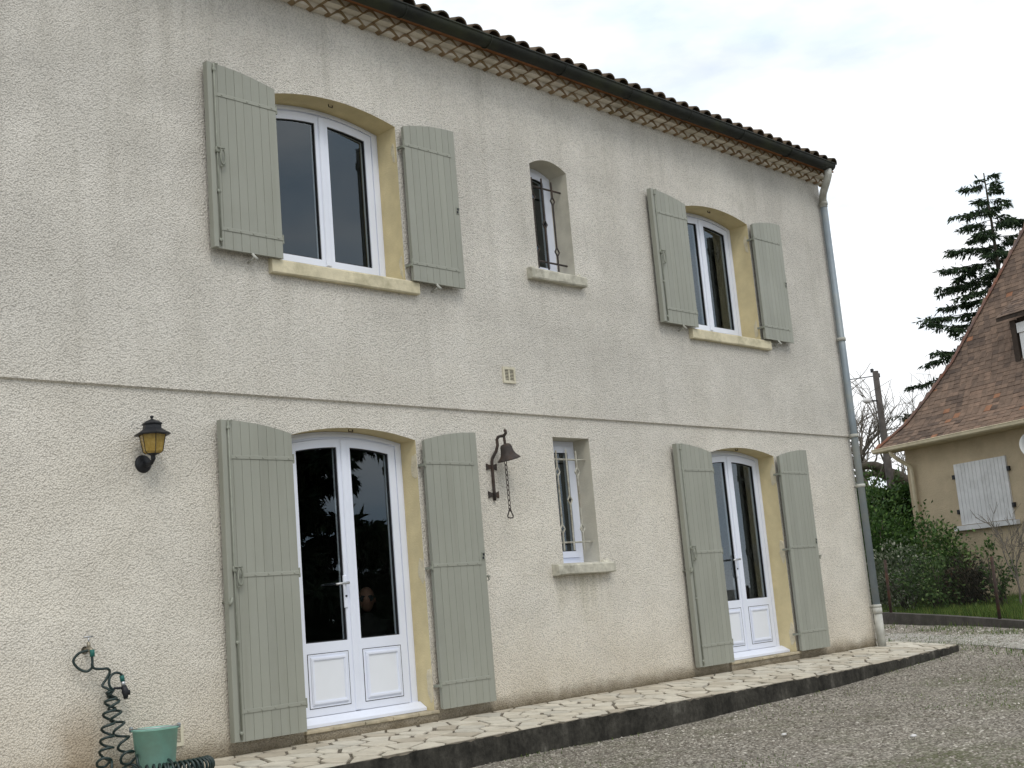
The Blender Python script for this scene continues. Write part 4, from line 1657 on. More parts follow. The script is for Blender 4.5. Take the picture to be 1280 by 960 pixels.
def stones(name, n, ext, s0, s1, label, bright=0.0):
    x, y = scatter(n, *ext)
    n = len(x)
    base = np.array([(1, 0, 0), (0, 1, 0), (-1, 0, 0), (0, -1, 0), (0, 0, 1), (0.7, 0.7, 0.45), (-0.7, 0.7, 0.45), (-0.7, -0.7, 0.45), (0.7, -0.7, 0.45)], float)
    tri = np.array([(0, 1, 5), (1, 2, 6), (2, 3, 7), (3, 0, 8), (4, 0, 5), (4, 5, 1), (4, 1, 6), (4, 6, 2), (4, 2, 7), (4, 7, 3), (4, 3, 8), (4, 8, 0)])
    sz = s0 + (s1 - s0) * nr.random(n) ** 2.2
    B = base[None] * nr.uniform(0.65, 1.25, (n, 9, 3))
    a = nr.uniform(0, 2 * np.pi, n)
    ca, sa = np.cos(a)[:, None], np.sin(a)[:, None]
    X = B[..., 0] * ca - B[..., 1] * sa * 0.75
    Y = B[..., 0] * sa + B[..., 1] * ca * 0.75
    V = np.stack([X * sz[:, None] + x[:, None], Y * sz[:, None] + y[:, None], B[..., 2] * sz[:, None] * 0.65 + (gz(x, y) - 0.002)[:, None]], -1).reshape(-1, 3)
    Fq = (tri[None] + (np.arange(n) * 9)[:, None, None]).reshape(-1, 3)
    tint = np.clip(nr.beta(1.6, 2.6, n) * (0.88 + 0.24 * vnoise(x, y, 0.9, 3)) + bright, 0, 1)
    o = link(name, fast_mesh(name, V, Fq, 'stone', np.repeat(tint, 12)))
    return tag(o, label, kind='stuff')


stones('gravel_stones', 130000, (-3.5, 9.5, -6.5, 1.5), 0.006, 0.017, 'loose grey brown gravel scattered over the yard')
stones('coarse_gravel', 45000, (7.0, 16.0, -4.0, 9.0), 0.010, 0.026, 'pale stones scattered towards the garden kerb', 0.12)


def grass(name, n, ext, dens, h0, h1, label, zf=gz, wide=0.004):
    x, y = ext(n) if callable(ext) else scatter(n, *ext, dens=dens)
    n = len(x)
    h = nr.uniform(h0, h1, n)
    a = nr.uniform(0, 2 * np.pi, n)
    lean = nr.uniform(0.1, 0.7, n) * h
    z = zf(x, y) - 0.003
    P0 = np.stack([x - np.sin(a) * wide, y + np.cos(a) * wide, z], 1)
    P1 = np.stack([x + np.sin(a) * wide, y - np.cos(a) * wide, z], 1)
    P2 = np.stack([x + np.cos(a) * lean, y + np.sin(a) * lean, z + h], 1)
    V = np.stack([P0, P1, P2], 1).reshape(-1, 3)
    o = link(name, fast_mesh(name, V, np.arange(3 * n).reshape(n, 3), 'grass', nr.random(n)))
    return tag(o, label, kind='stuff')


def d_moss(x, y):
    e = np.interp(x, [p[0] for p in EDGE], [p[1] for p in EDGE])
    near = np.exp(-np.clip(e - y, 0, 9) / 0.09) * (vnoise(x, y, 1.8, 5) > 0.42)
    pat = np.clip((vnoise(x, y, 0.8, 8) * 0.6 + vnoise(x, y, 2.6, 9) * 0.4 - 0.56) * 6, 0, 1)
    return np.clip(0.75 * near + 0.8 * pat * (0.3 + 0.7 * (y < -2.6)), 0, 1)


grass('yard_grass', 90000, (-3.5, 11, -6.5, 1.5), d_moss, 0.008, 0.030, 'sparse short grass and moss between the gravel')


def kerb_scatter(o0, o1, s0=-6, s1=14):
    def f(n):
        s = nr.uniform(s0, s1, n)
        o = nr.uniform(o0, o1, n)
        p = KB[None] + kd[None] * s[:, None] + kn[None] * o[:, None]
        return p[:, 0], p[:, 1]
    return f


def kerb_fringe(n):
    x, y = kerb_scatter(0.02, 2.9)(n)
    o = (np.stack([x, y], 1) - KB) @ kn
    k = nr.random(len(x)) < np.where(o < 0.75, 0.25 + 0.7 * (vnoise(x, y, 1.3, 4) > 0.5), np.where(np.abs(o - 1.95) < 0.2, 0.5, 0.02))
    return x[k], y[k]


grass('track_grass', 14000, kerb_fringe, None, 0.02, 0.09, 'weeds fringing the pale track', wide=0.006)
grass('garden_grass', 60000, kerb_scatter(-4.5, -0.15), None, 0.05, 0.20, 'green garden grass along the kerb', zf=lambda x, y: gz(x, y) + 0.075, wide=0.007)


def pebble(px, z, s, label):
    d = ray(*px)
    p = CAM + d * ((z - CAM[2]) / d[2])
    zz = float(gz(p[0], p[1]))
    p = CAM + d * ((zz - CAM[2]) / d[2])
    V, Fq = [], []
    mb = MB()
    prof = [(0.0, -0.45), (0.6, -0.35), (1.0, 0.0), (0.75, 0.4), (0.3, 0.6), (0.0, 0.62)]
    mb.lathe([(a * s, b * s * 0.8) for a, b in prof], 9)
    mb.v = [(x * 1.4 * rng.uniform(0.88, 1.12) + p[0], y * rng.uniform(0.88, 1.12) + p[1], z_ * rng.uniform(0.9, 1.1) + zz + 0.25 * s) for x, y, z_ in mb.v]
    tag(mb.build('stone', 'nb_white', None, True), label, 'stone')


pebble((1142, 921), -2.9, 0.024, 'larger white stone lying alone on the gravel yard')
pebble((980, 919), -2.9, 0.02, 'small flat white stone on the gravel yard')

# ------------------------------------------------------------------ garden kerb and chain link fence
kerb = thing('garden_kerb', (*kp(0), -2.6), 'low dark concrete kerb wall edging the neighbouring garden', 'kerb')
s = -8.0
while s < 20:
    L = 2.0
    a, b = kp(s + 0.006), kp(s + L - 0.006)
    za, zb_ = float(gz(*a)), float(gz(*b))
    h = np.interp([s, s + L], [-1, 0, 4], [0.09, 0.10, 0.19])
    a2, b2 = kp(s + 0.006, -0.14), kp(s + L - 0.006, -0.14)
    V = [(*a, za - 0.2), (*b, zb_ - 0.2), (*b2, zb_ - 0.2), (*a2, za - 0.2), (*a, za + h[0]), (*b, zb_ + h[1]), (*b2, zb_ + h[1]), (*a2, za + h[0])]
    mb = MB()
    mb.add(V, [(3, 2, 1, 0), (4, 5, 6, 7), (0, 1, 5, 4), (1, 2, 6, 5), (2, 3, 7, 6), (3, 0, 4, 7)])
    mb.build('kerb_block', 'kerb', kerb)
    s += L

fence = thing('chain_link_fence', (*kp(0, -0.07), -2.5), 'thin chain link fence on rusty posts above the garden kerb', 'fence')


def fz(s_):
    p = kp(s_, -0.07)
    return float(gz(*p)) + float(np.interp(s_, [-1, 0, 4], [0.09, 0.10, 0.19]))


def s_of(px):
    d = ray(*px)
    # intersection with vertical plane through the kerb centre line
    t = ((kp(0, -0.07) - CAM[:2]) @ kn) / (d[:2] @ kn)
    q = (CAM + d * t)
    return float((q[:2] - KB) @ kd), float(q[2])


sR, zR = s_of((1238, 696))
sL, zL = s_of((1104, 694))
FH = zR - fz(sR)
posts = [sR, sL, sR - (sL - sR), sL + (sL - sR), sL + 2 * (sL - sR)]
for i, sp in enumerate(posts):
    p = kp(sp, -0.07)
    mb = MB()
    mb.tube([(p[0], p[1], fz(sp) - 0.1), (p[0] + 0.015, p[1] - 0.01, fz(sp) + FH)], 0.026, 8)
    mb.build('post', 'rust_post', fence, True)
mb = MB()
s0, s1 = posts[2], posts[4]
step = 0.06
for k in range(int((s1 - s0 + FH) / step)):
    for sgn in (1, -1):
        u0 = s0 + k * step - (FH if sgn > 0 else 0)
        pts = []
        for w in (0.0, 1.0):
            u = u0 + sgn * w * FH if sgn > 0 else u0 - w * FH
            pts.append((u, w * FH))
        (ua, wa), (ub, wb) = pts
        if ub == ua:
            continue
        # trim to the bay
        lo, hi = s0, s1
        ta = max(0, min(1, (lo - ua) / (ub - ua))) if (ub - ua) > 0 else max(0, min(1, (hi - ua) / (ub - ua)))
        tb = max(0, min(1, (hi - ua) / (ub - ua))) if (ub - ua) > 0 else max(0, min(1, (lo - ua) / (ub - ua)))
        if tb - ta < 0.02:
            continue
        A_ = (ua + (ub - ua) * ta, wa + (wb - wa) * ta)
        B_ = (ua + (ub - ua) * tb, wa + (wb - wa) * tb)
        pa, pb = kp(A_[0], -0.07), kp(B_[0], -0.07)
        mb.tube([(*pa, fz(A_[0]) + A_[1] + 0.02), (*pb, fz(B_[0]) + B_[1] + 0.02)], 0.0010, 3, cap=False)
tag(mb.build('wire_mesh', 'wire', fence), kind='stuff')

# ------------------------------------------------------------------ neighbouring house
na = R(18.6)
NE = -np.array([math.sin(na), math.cos(na), 0.0])
NN = np.array([-math.cos(na), math.sin(na), 0.0])
NK = np.array([18.596, 4.991, 0.0])
GN = -2.45


def nb(x, d, z):
    """local: x along the wall, d outwards, z up"""
    p = NK + NE * x + NN * d
    return (p[0], p[1], z)


class NMB(MB):
    def lbox(s, x0, x1, d0, d1, z0, z1, tint=None):
        v = [nb(x, d, z) for z in (z0, z1) for d in (d0, d1) for x in (x0, x1)]
        return s.add(v, [(0, 1, 3, 2), (4, 6, 7, 5), (0, 4, 5, 1), (2, 3, 7, 6), (0, 2, 6, 4), (1, 5, 7, 3)], tint)


nh = thing('neighbour_house', nb(0, 0, GN), 'ochre rendered cottage with steep brown tiled hipped roof', 'house')
NW, ND = 9.0, 8.0
mb = NMB()
mb.lbox(0.0, NW, 0.0, -ND, GN - 0.4, 1.35)
mb.build('wall', 'nb_wall', nh)

# roof profile measured along the hip: t inwards from the eave corner, height
HT = [(-0.3733, 0.935), (-0.1537, 1.1505), (0.0799, 1.3575), (0.4912, 1.955), (0.9073, 2.619), (1.344, 3.507), (1.780, 4.394), (2.2188, 5.313), (3.6, 8.2)]
HT = [(t + 0.3733, z) for t, z in HT]          # plan distance from eave edge
EX0, ED0 = -0.3733, 0.45
arc = [0.0]
for i in range(1, len(HT)):
    arc.append(arc[-1] + math.hypot(HT[i][0] - HT[i - 1][0], HT[i][1] - HT[i - 1][1]))


def roof_pt(u):
    t = float(np.interp(u, arc, [h[0] for h in HT]))
    z = float(np.interp(u, arc, [h[1] for h in HT]))
    return t, z


EXR = NW + 0.4
# roof shell: front slope, left and right hip slopes, back slope
mb = NMB()
V, Fc = [], []
for t, z in HT:
    V += [nb(EX0 + t, ED0 - t, z - 0.03), nb(EXR - t, ED0 - t, z - 0.03), nb(EXR - t, -ND - 0.45 + t, z - 0.03), nb(EX0 + t, -ND - 0.45 + t, z - 0.03)]
for i in range(len(HT) - 1):
    for k in range(4):
        Fc.append((4 * i + k, 4 * i + (k + 1) % 4, 4 * i + 4 + (k + 1) % 4, 4 * i + 4 + k))
k = 4 * (len(HT) - 1)
Fc.append((k, k + 1, k + 2, k + 3))
Fc.append((3, 2, 1, 0))
mb.add(V, Fc)
nroof = mb.build('roof', 'timber', nh)
nroof['label'] = 'steep roof of small brown plain tiles, flared at the eaves'
# plain tiles on the visible front slope
TWD, EXP = 0.165, 0.108
variants = []
for k in range(7):
    t_ = [0.12, 0.3, 0.42, 0.5, 0.6, 0.72, 0.93][k]
    v = MB()
    w, l, h = TWD / 2 - 0.003, 0.19, 0.011
    v.box(-w, w, 0, l, 0, h, t_)
    variants.append(v.mesh('roof_tile', 'nb_tile'))
restm = MB()
single = 0
rows = int(arc[-1] / EXP)
E3 = Vector(NE)
for r_ in range(rows):
    u = r_ * EXP
    t0, z0 = roof_pt(u)
    t1, z1 = roof_pt(u + 0.19)
    up_v = Vector(nb(0, -t1, z1)) - Vector(nb(0, -t0, z0))
    up_v.normalize()
    nrm = E3.cross(up_v)
    if nrm.z < 0:
        nrm = -nrm
    xs_ = EX0 + t0 + 0.03 + (TWD / 2 if r_ % 2 else 0)
    while xs_ < EXR - t0 - 0.05:
        jz = rng.uniform(0.0, 0.007)
        base = Vector(nb(xs_, ED0 - t0, z0)) + nrm * (0.012 + jz)
        tilt = up_v - nrm * 0.055
        tilt.normalize()
        n2_ = E3.cross(tilt)
        if n2_.z < 0:
            n2_ = -n2_
        ex = tilt.cross(n2_)
        M4 = Matrix(((ex.x, tilt.x, n2_.x, base.x), (ex.y, tilt.y, n2_.y, base.y), (ex.z, tilt.z, n2_.z, base.z), (0, 0, 0, 1)))
        M4 = M4 @ Matrix.Rotation(rng.uniform(-0.02, 0.02), 4, 'Z')
        # patches of darker and redder tiles
        base_t = 0.36 + 0.45 * (float(vnoise(np.array(xs_), np.array(u), 0.9, 21)) - 0.5) + rng.gauss(0, 0.13)
        if rng.random() < 0.02:
            base_t = 0.95
        vi = min(range(7), key=lambda q: abs([0.12, 0.3, 0.42, 0.5, 0.6, 0.72, 0.93][q] - base_t))
        if single < 290 and xs_ < 3.6:
            link('roof_tile', variants[vi], nroof, M4)
            single += 1
        elif xs_ < 5.2:
            vv = MB()
            vv.box(-TWD / 2 + 0.003, TWD / 2 - 0.003, 0, 0.19, 0, 0.011, base_t)
            restm.add([tuple(M4 @ Vector(p)) for p in vv.v], vv.f)
            restm.t[-6:] = [float(np.clip(base_t, 0.02, 1))] * 6
        elif r_ % 1 == 0 and xs_ < EXR - t0:
            vv = MB()
            vv.box(-TWD / 2 + 0.003, TWD / 2 - 0.003, 0, 0.19, 0, 0.011, base_t)
            restm.add([tuple(M4 @ Vector(p)) for p in vv.v], vv.f)
            restm.t[-6:] = [float(np.clip(base_t, 0.02, 1))] * 6
        xs_ += TWD
tag(restm.build('tile_field', 'nb_tile', nroof), kind='stuff')
# hip tiles
u = 0.0
while u < 6.6:
    ta, za = roof_pt(u)
    tb, zb_ = roof_pt(u + 0.36)
    pa, pb = Vector(nb(EX0 + ta, ED0 - ta, za)), Vector(nb(EX0 + tb, ED0 - tb, zb_))
    d = (pb - pa)
    L = d.length
    d.normalize()
    side = d.cross(Vector((0, 0, 1))).normalized()
    upn = side.cross(d)
    M4 = Matrix(((side.x, d.x, upn.x, pa.x), (side.y, d.y, upn.y, pa.y), (side.z, d.z, upn.z, pa.z), (0, 0, 0, 1)))
    h = half_tile(0.085, 0.055, 0.013, -0.02, L + 0.03, 6)
    hb = MB()
    hb.add([tuple(M4 @ (Vector(v) + Vector((0, 0, 0.0)))) for v in h.v], h.f)
    hb.build('hip_tile', 'nb_ridge', nroof)
    u += 0.36
# fascia and gutter
mb = NMB()
mb.lbox(EX0 + 0.03, EXR - 0.03, ED0 - 0.02, 0.0, 0.86, 0.90)
mb.build('soffit', 'nb_cream', nh)
mb = NMB()
sec = [(0.0, 0.955), (0.11, 0.955), (0.115, 0.945), (0.105, 0.93), (0.10, 0.885), (0.07, 0.862), (0.03, 0.855), (0.0, 0.87)]
n = len(sec)
V = [nb(EX0 - 0.06, ED0 - 0.02 + a, z) for a, z in sec] + [nb(EXR, ED0 - 0.02 + a, z) for a, z in sec]
mb.add(V, [tuple(range(n)), tuple(range(2 * n - 1, n - 1, -1))] + [(k, n + k, n + (k + 1) % n, (k + 1) % n) for k in range(n)])
ng = mb.build('gutter', 'nb_cream', nh)
mb = MB()
mb.tube([nb(0.02, 0.43, 0.88), nb(0.03, 0.43, 0.80), nb(0.10, 0.30, 0.66), nb(0.20, 0.09, 0.50), nb(0.21, 0.075, 0.42), nb(0.20, 0.075, GN)], 0.043, 12)
mb.build('downpipe', 'nb_cream', ng, True)

# closed white shutters, each of vertical boards
for (xa, xb) in ((1.338, 2.008), (2.018, 2.688)):
    mb = NMB()
    mb.lbox(xa, xb, 0.0, 0.012, -0.875, 0.378)
    sh = mb.build('shutter', 'nb_white', nh)
    nb_n = 7
    for k in range(nb_n):
        p, q = xa + (xb - xa) * k / nb_n, xa + (xb - xa) * (k + 1) / nb_n
        mb = NMB()
        mb.lbox(p + 0.004, q - 0.004, 0.011, 0.036, -0.876, 0.379)
        mb.build('plank', 'nb_white', sh)
    for zz in (-0.60, 0.12):
        hx = xa - 0.035 if xa < 1.5 else xb + 0.035
        mb = NMB()
        mb.lbox(hx - 0.03, hx + 0.03, 0.0, 0.05, zz - 0.045, zz + 0.045)
        mb.build('hinge', 'black_metal', sh)
mb = NMB()
mb.lbox(1.988, 2.038, 0.030, 0.05, -0.875, 0.37)
mb.build('cover_strip', 'nb_white', nh)
mb = NMB()
mb.lbox(1.18, 2.785, -0.02, 0.10, -0.985, -0.89)
mb.build('sill', 'nb_white', nh)

# dormer at the right
DX0, DXL, DZ0, DZ1 = 2.80, 2.70, 1.74, 3.05
Dd = -0.6
mb = NMB()
mb.lbox(DX0 + 0.1, 4.5, Dd - 0.06, -3.0, DZ0, DZ1 + 0.1)
dorm = mb.build('dormer', 'timber', nh)
mb = NMB()
mb.lbox(DX0 - 0.02, DX0 + 0.11, Dd + 0.02, Dd - 0.10, DZ0 - 0.10, DZ1 + 0.06)
mb.build('corner_post', 'timber', dorm)
mb = NMB()
mb.lbox(DX0 + 0.14, 4.4, Dd + 0.03, Dd - 0.05, DZ1 - 0.22, DZ1 - 0.02)
mb.build('shutter_box', 'nb_white', dorm)
mb = NMB()
mb.lbox(DX0 + 0.16, 4.4, Dd - 0.0, Dd - 0.05, DZ0 + 0.0, DZ1 - 0.225)
mb.build('roller_shutter', 'nb_white', dorm)
# dormer roof, tiled rows climbing into the main slope
mb = NMB()
V = [nb(DXL - 0.12, Dd + 0.16, DZ1 + 0.08), nb(4.8, Dd + 0.16, DZ1 + 0.08), nb(4.8, Dd - 2.6, DZ1 + 2.0), nb(DXL + 0.1, Dd - 2.6, DZ1 + 2.0)]
V += [(p[0], p[1], p[2] + 0.07) for p in V]
mb.add(V, [(0, 1, 2, 3), (7, 6, 5, 4), (0, 4, 5, 1), (1, 5, 6, 2), (2, 6, 7, 3), (3, 7, 4, 0)])
dr = mb.build('dormer_roof', 'timber', dorm)
b0, b1 = Vector(V[4]), Vector(V[7])
sl = (Vector(nb(0, Dd - 2.6, DZ1 + 2.0)) - Vector(nb(0, Dd + 0.16, DZ1 + 0.08))).normalized()
dn = E3.cross(sl)
if dn.z < 0:
    dn = -dn
for r_ in range(22):
    xs_ = DXL - 0.14 + (0.08 if r_ % 2 else 0)
    while xs_ < 4.7:
        base = Vector(nb(xs_ + 0.085, Dd + 0.17, DZ1 + 0.15)) + sl * (r_ * EXP) + dn * (0.006 + rng.uniform(0, 0.008))
        ti = (sl - dn * 0.055).normalized()
        n2_ = E3.cross(ti)
        n2_ = n2_ if n2_.z > 0 else -n2_
        ex = ti.cross(n2_)
        M4 = Matrix(((ex.x, ti.x, n2_.x, base.x), (ex.y, ti.y, n2_.y, base.y), (ex.z, ti.z, n2_.z, base.z), (0, 0, 0, 1)))
        link('roof_tile', variants[min(6, max(0, int(rng.gauss(1.5, 1.2))))], dr, M4)
        xs_ += TWD

# satellite dish
dc = Vector(nb(3.74, 0.30, 0.42))
dish = thing('satellite_dish', nb(3.8, 0, 0.4), 'pale grey satellite dish beside the white shutters', 'satellite dish')
aim = Vector((-0.75, -0.55, 0.45)).normalized()
q = aim.to_track_quat('Z', 'Y').to_matrix()
mb = MB()
mb.lathe([(0.0, -0.06), (0.15, -0.048), (0.28, -0.01), (0.34, 0.02), (0.345, 0.02), (0.345, 0.012), (0.28, -0.02), (0.15, -0.058), (0.0, -0.07)], 28, tuple(dc), q)
mb.build('reflector', 'dish', dish, True)
mb = MB()
w0 = Vector(nb(3.8, 0.0, 0.3))
mb.tube([tuple(w0), tuple(Vector(nb(3.8, 0.18, 0.3))), tuple(dc - aim * 0.07)], 0.02, 8)
mb.build('mount', 'steel', dish, True)
mb = MB()
f_ = dc + aim * 0.36
low_ = dc + q @ Vector((0, -0.33, 0.02))
mb.tube([tuple(low_), tuple(f_)], 0.01, 6)
mb.tube([tuple(f_), tuple(f_ + aim * 0.08)], 0.028, 8)
mb.build('feed_arm', 'dish', dish, True)


# ------------------------------------------------------------------ trees and shrubs
def conifer(name, base, H, Rmax, label, seed, lod=1.0, gap=0.0, group=None, low=0.10, big=1.0):
    r_ = np.random.default_rng(seed)
    t = thing(name, base, label, 'tree', group)
    b = np.array(base, float)
    mb = MB()
    pts, rad = [], []
    for k in range(9):
        f = k / 8
        pts.append(b + np.array([0.12 * math.sin(f * 4 + seed), 0.12 * math.cos(f * 3.1), f * H - 0.1]))
        rad.append(max(0.02, 0.016 * H * (1 - f) + 0.015))
    mb.tube(pts, rad, 9)
    P, D, L, W, T = [], [], [], [], []
    nb_ = int(H * 8 * lod)
    for i in range(nb_):
        f = low + (0.99 - low) * (i / nb_) ** 0.95
        z = f * H
        prof = (1 - f) ** 0.62 * (0.55 + 0.6 * r_.random())
        ln = max(0.35, Rmax * prof)
        if gap and r_.random() < gap and f < 0.75:
            continue
        a = i * 2.399 + r_.normal(0, 0.35)
        c0 = np.array([np.interp(f * 8, range(9), [p[0] for p in pts]), np.interp(f * 8, range(9), [p[1] for p in pts]), b[2] + z])
        dr_ = np.array([math.cos(a), math.sin(a), 0])
        rise = 0.35 * (f - 0.35) + r_.normal(0, 0.12)
        m_ = 9
        br = []
        for k in range(m_):
            s_ = k / (m_ - 1)
            br.append(c0 + dr_ * ln * s_ + np.array([0, 0, ln * (rise * s_ - 0.34 * s_ ** 2 + 0.16 * s_ ** 4)]))
        mb.tube(br, [max(0.006, 0.028 * ln / 2.5 * (1 - s_ / m_)) for s_ in range(m_)], 4, cap=False)
        sd_ = np.array([-dr_[1], dr_[0], 0])
        # side sprays lying flat with hanging tips
        nsp = int(15 * ln) + 8
        for q_ in range(nsp):
            s_ = 0.12 + 0.88 * r_.random() ** 0.8
            p = br[0] + (br[-1] - br[0]) * 0
            fi = s_ * (m_ - 1)
            j = min(int(fi), m_ - 2)
            p = br[j] + (br[j + 1] - br[j]) * (fi - j)
            sg = 1 if r_.random() < 0.5 else -1
            sl_ = (0.16 + 0.30 * (1 - s_)) * min(1.5, ln) * r_.uniform(0.55, 1.15) * 0.9
            dv = dr_ * r_.uniform(0.35, 0.9) + sd_ * sg * r_.uniform(0.3, 1.0)
            dv /= np.linalg.norm(dv)
            nt = max(5, int(17 * sl_ / 0.45))
            for k in range(nt):
                w = (k + r_.random()) / nt
                pp = p + dv * sl_ * w + np.array([0, 0, -0.32 * sl_ * w * w])
                dd = dv * 0.55 + r_.normal(0, 0.38, 3) + np.array([0, 0, -0.55])
                P.append(pp)
                D.append(dd)
                L.append(r_.uniform(0.12, 0.27) * big)
                W.append(r_.uniform(0.035, 0.07) * big)
                T.append(np.clip(0.25 + 0.5 * r_.random() + 0.25 * w, 0, 1))
    mb.build('trunk', 'bark', t, True)
    crown = leaf_mesh('crown', np.array(P), np.array(D), np.array(L), np.array(W), 'needle', np.array(T))
    link('crown', crown, t)
    return t


tb = at_dist((1222, 213), 42.0)
conifer('conifer_tree', (tb[0] + 0.1, tb[1], -2.4), tb[2] + 2.4, 4.6, 'tall dark conifer with drooping tiers behind the cottage roof', 5, 1.1, big=0.95)

# dark conifers standing out in the yard, mirrored in the door panes
conifer('conifer_tree', (8.4, -13.2, -3.05), 7.8, 3.3, 'broad dark conifer across the yard, mirrored in the french door', 12, 0.9, low=0.02, big=2.1)
conifer('conifer_tree', (11.7, -13.4, -3.0), 3.4, 2.6, 'smaller dark conifer beside the broad one across the yard', 15, 1.3, low=0.02, big=2.0)
conifer('conifer_tree', (6.6, -18.0, -3.1), 8.6, 4.0, 'taller dark conifer at the far side of the yard', 18, 0.8, low=0.02, big=2.3)


def bare_tree(name, base, H, label, seed, spread=1.0, thick=0.16, levels=5, lean=(0, 0), cat='tree', limb=None, mat='bark', trunk_h=0.35, rmin=0.0085):
    r_ = np.random.default_rng(seed)
    t = thing(name, base, label, cat)
    tr, tw = MB(), MB()

    def grow(p, d, ln, rad, lev):
        m_ = 5
        pts = [p]
        dd = d.copy()
        for k in range(m_ - 1):
            dd = dd + r_.normal(0, 0.13, 3) + np.array([0, 0, 0.05])
            dd /= np.linalg.norm(dd)
            pts.append(pts[-1] + dd * ln / (m_ - 1))
        target = tr if lev <= 1 else tw
        target.tube(pts, [rad * (1 - 0.45 * k / (m_ - 1)) for k in range(m_)], 7 if lev < 2 else (4 if lev < 4 else 3), cap=False)
        if lev >= levels:
            return
        nchild = r_.integers(3, 5) if lev else r_.integers(4, 6)
        for c in range(nchild):
            s_ = r_.uniform(0.45, 1.0) if c else 1.0
            i = s_ * (m_ - 1)
            j = min(int(i), m_ - 2)
            q_ = pts[j] + (pts[j + 1] - pts[j]) * (i - j)
            nd = dd + r_.normal(0, 0.52 * spread, 3)
            nd[2] = nd[2] * 0.8 + 0.18
            nd /= np.linalg.norm(nd)
            grow(q_, nd, ln * r_.uniform(0.6, 0.85), max(rad * r_.uniform(0.45, 0.62), rmin), lev + 1)

    b = np.array(base, float)
    if limb:
        for (pts, rad) in limb:
            tr.tube(smooth_path(pts, 5), list(np.interp(np.linspace(0, 1, (len(pts) - 1) * 5 + 1), np.linspace(0, 1, len(rad)), rad)), 9)
            grow(np.array(pts[-1], float), np.array(pts[-1], float) - np.array(pts[-2], float), H * 0.2, rad[-1] * 0.7, 2)
    grow(b, np.array([lean[0], lean[1], 1.0]), H * trunk_h, thick, 0)
    tr.build('trunk', mat, t, True)
    tag(tw.build('crown', 'twig', t, True))
    return t


# pollarded leafless tree behind the hedge, thick mossy limbs
D0 = 36.0
bp = at_dist((1128, 640), D0)
lim = [([at_dist((1137, 618), D0), at_dist((1128, 600), D0 - 0.2), at_dist((1110, 592), D0 - 0.3), at_dist((1092, 582), D0 - 0.6), at_dist((1070, 585), D0 - 0.9)], [0.17, 0.2, 0.19, 0.12, 0.07]),
       ([at_dist((1140, 620), D0 + 0.1), at_dist((1128, 606), D0), at_dist((1108, 596), D0 + 0.1), at_dist((1090, 592), D0), at_dist((1066, 600), D0 - 0.3)], [0.14, 0.15, 0.11, 0.08, 0.05])]
bare_tree('bare_tree', (bp[0] + 0.3, bp[1] - 0.2, -2.4), 7.6, 'leafless pollarded tree with mossy limbs behind the utility pole', 4, 1.0, 0.2, 5, (-0.05, 0.05), limb=lim)
bq = at_dist((1160, 640), 40.0)
bare_tree('bare_tree', (bq[0], bq[1], -2.4), 8.8, 'leafless tree with fine twigs just behind the cottage eaves', 9, 1.1, 0.15, 5)

# utility pole with street lamp and cable
PD = 33.0
ptop = at_dist((1094, 464), PD)
pole = thing('utility_pole', (ptop[0], ptop[1], -2.45), 'weathered wooden utility pole with small street lamp', 'utility pole')
mb = MB()
mb.tube([(ptop[0], ptop[1], -2.6), (ptop[0], ptop[1], ptop[2])], [0.12, 0.075], 12)
mb.build('shaft', 'pole', pole, True)
lp = at_dist((1086, 501), PD - 0.25)
tov = lambda p: tuple(float(k) for k in p)
mb = MB()
mb.tube([(ptop[0], ptop[1], lp[2]), tov(lp)], 0.022, 6)
mb.build('lamp_arm', 'black_metal', pole)
hv = np.array([lp[0] - ptop[0], lp[1] - ptop[1], 0])
hv /= np.linalg.norm(hv)
mb = MB()
mb.tube([tov(lp - hv * 0.05), tov(lp + hv * 0.02), tov(lp + hv * 0.12), tov(lp + hv * 0.2)], [0.05, 0.075, 0.07, 0.03], 10)
mb.build('street_lamp', 'nb_white', pole, True)
mb = MB()
mb.lathe([(0.045, 0.0), (0.045, 0.09), (0.0, 0.1)], 8, (ptop[0] - 0.03, ptop[1] + 0.07, ptop[2] - 0.02))
mb.lathe([(0.04, 0.0), (0.04, 0.1), (0.0, 0.11)], 8, (ptop[0] + 0.09, ptop[1] - 0.03, ptop[2] - 0.16))
mb.build('insulator', 'black_metal', pole, True)
cab = []
c0 = np.array([ptop[0], ptop[1], ptop[2] - 0.12])
c1 = at_dist((900, 486), PD + 6)
for k in range(15):
    s_ = k / 14
    p = c0 + (c1 - c0) * s_
    cab.append((p[0], p[1], p[2] - 0.35 * s_ * (1 - s_)))
mb = MB()
mb.tube(cab, 0.013, 5)
mb.build('cable', 'cable', pole)


def leaf_cloud(n, centre, radii, seed, clumps=30, cs=0.35):
    r_ = np.random.default_rng(seed)
    u = r_.normal(size=(clumps, 3))
    u /= np.linalg.norm(u, axis=1, keepdims=True)
    C_ = u * (r_.random((clumps, 1)) ** 0.45)
    k = r_.integers(0, clumps, n)
    off = r_.normal(size=(n, 3)) * cs * r_.uniform(0.5, 1.1, (clumps, 1))[k]
    P = C_[k] + off
    shade = r_.random(clumps)[k]
    nrm = P / (np.linalg.norm(P, axis=1, keepdims=True) + 1e-6)
    P = P * np.array(radii) + np.array(centre)
    D = nrm + r_.normal(0, 0.6, (n, 3))
    T = np.clip(0.35 * shade + 0.65 * r_.random(n), 0, 1)
    return P, D, T


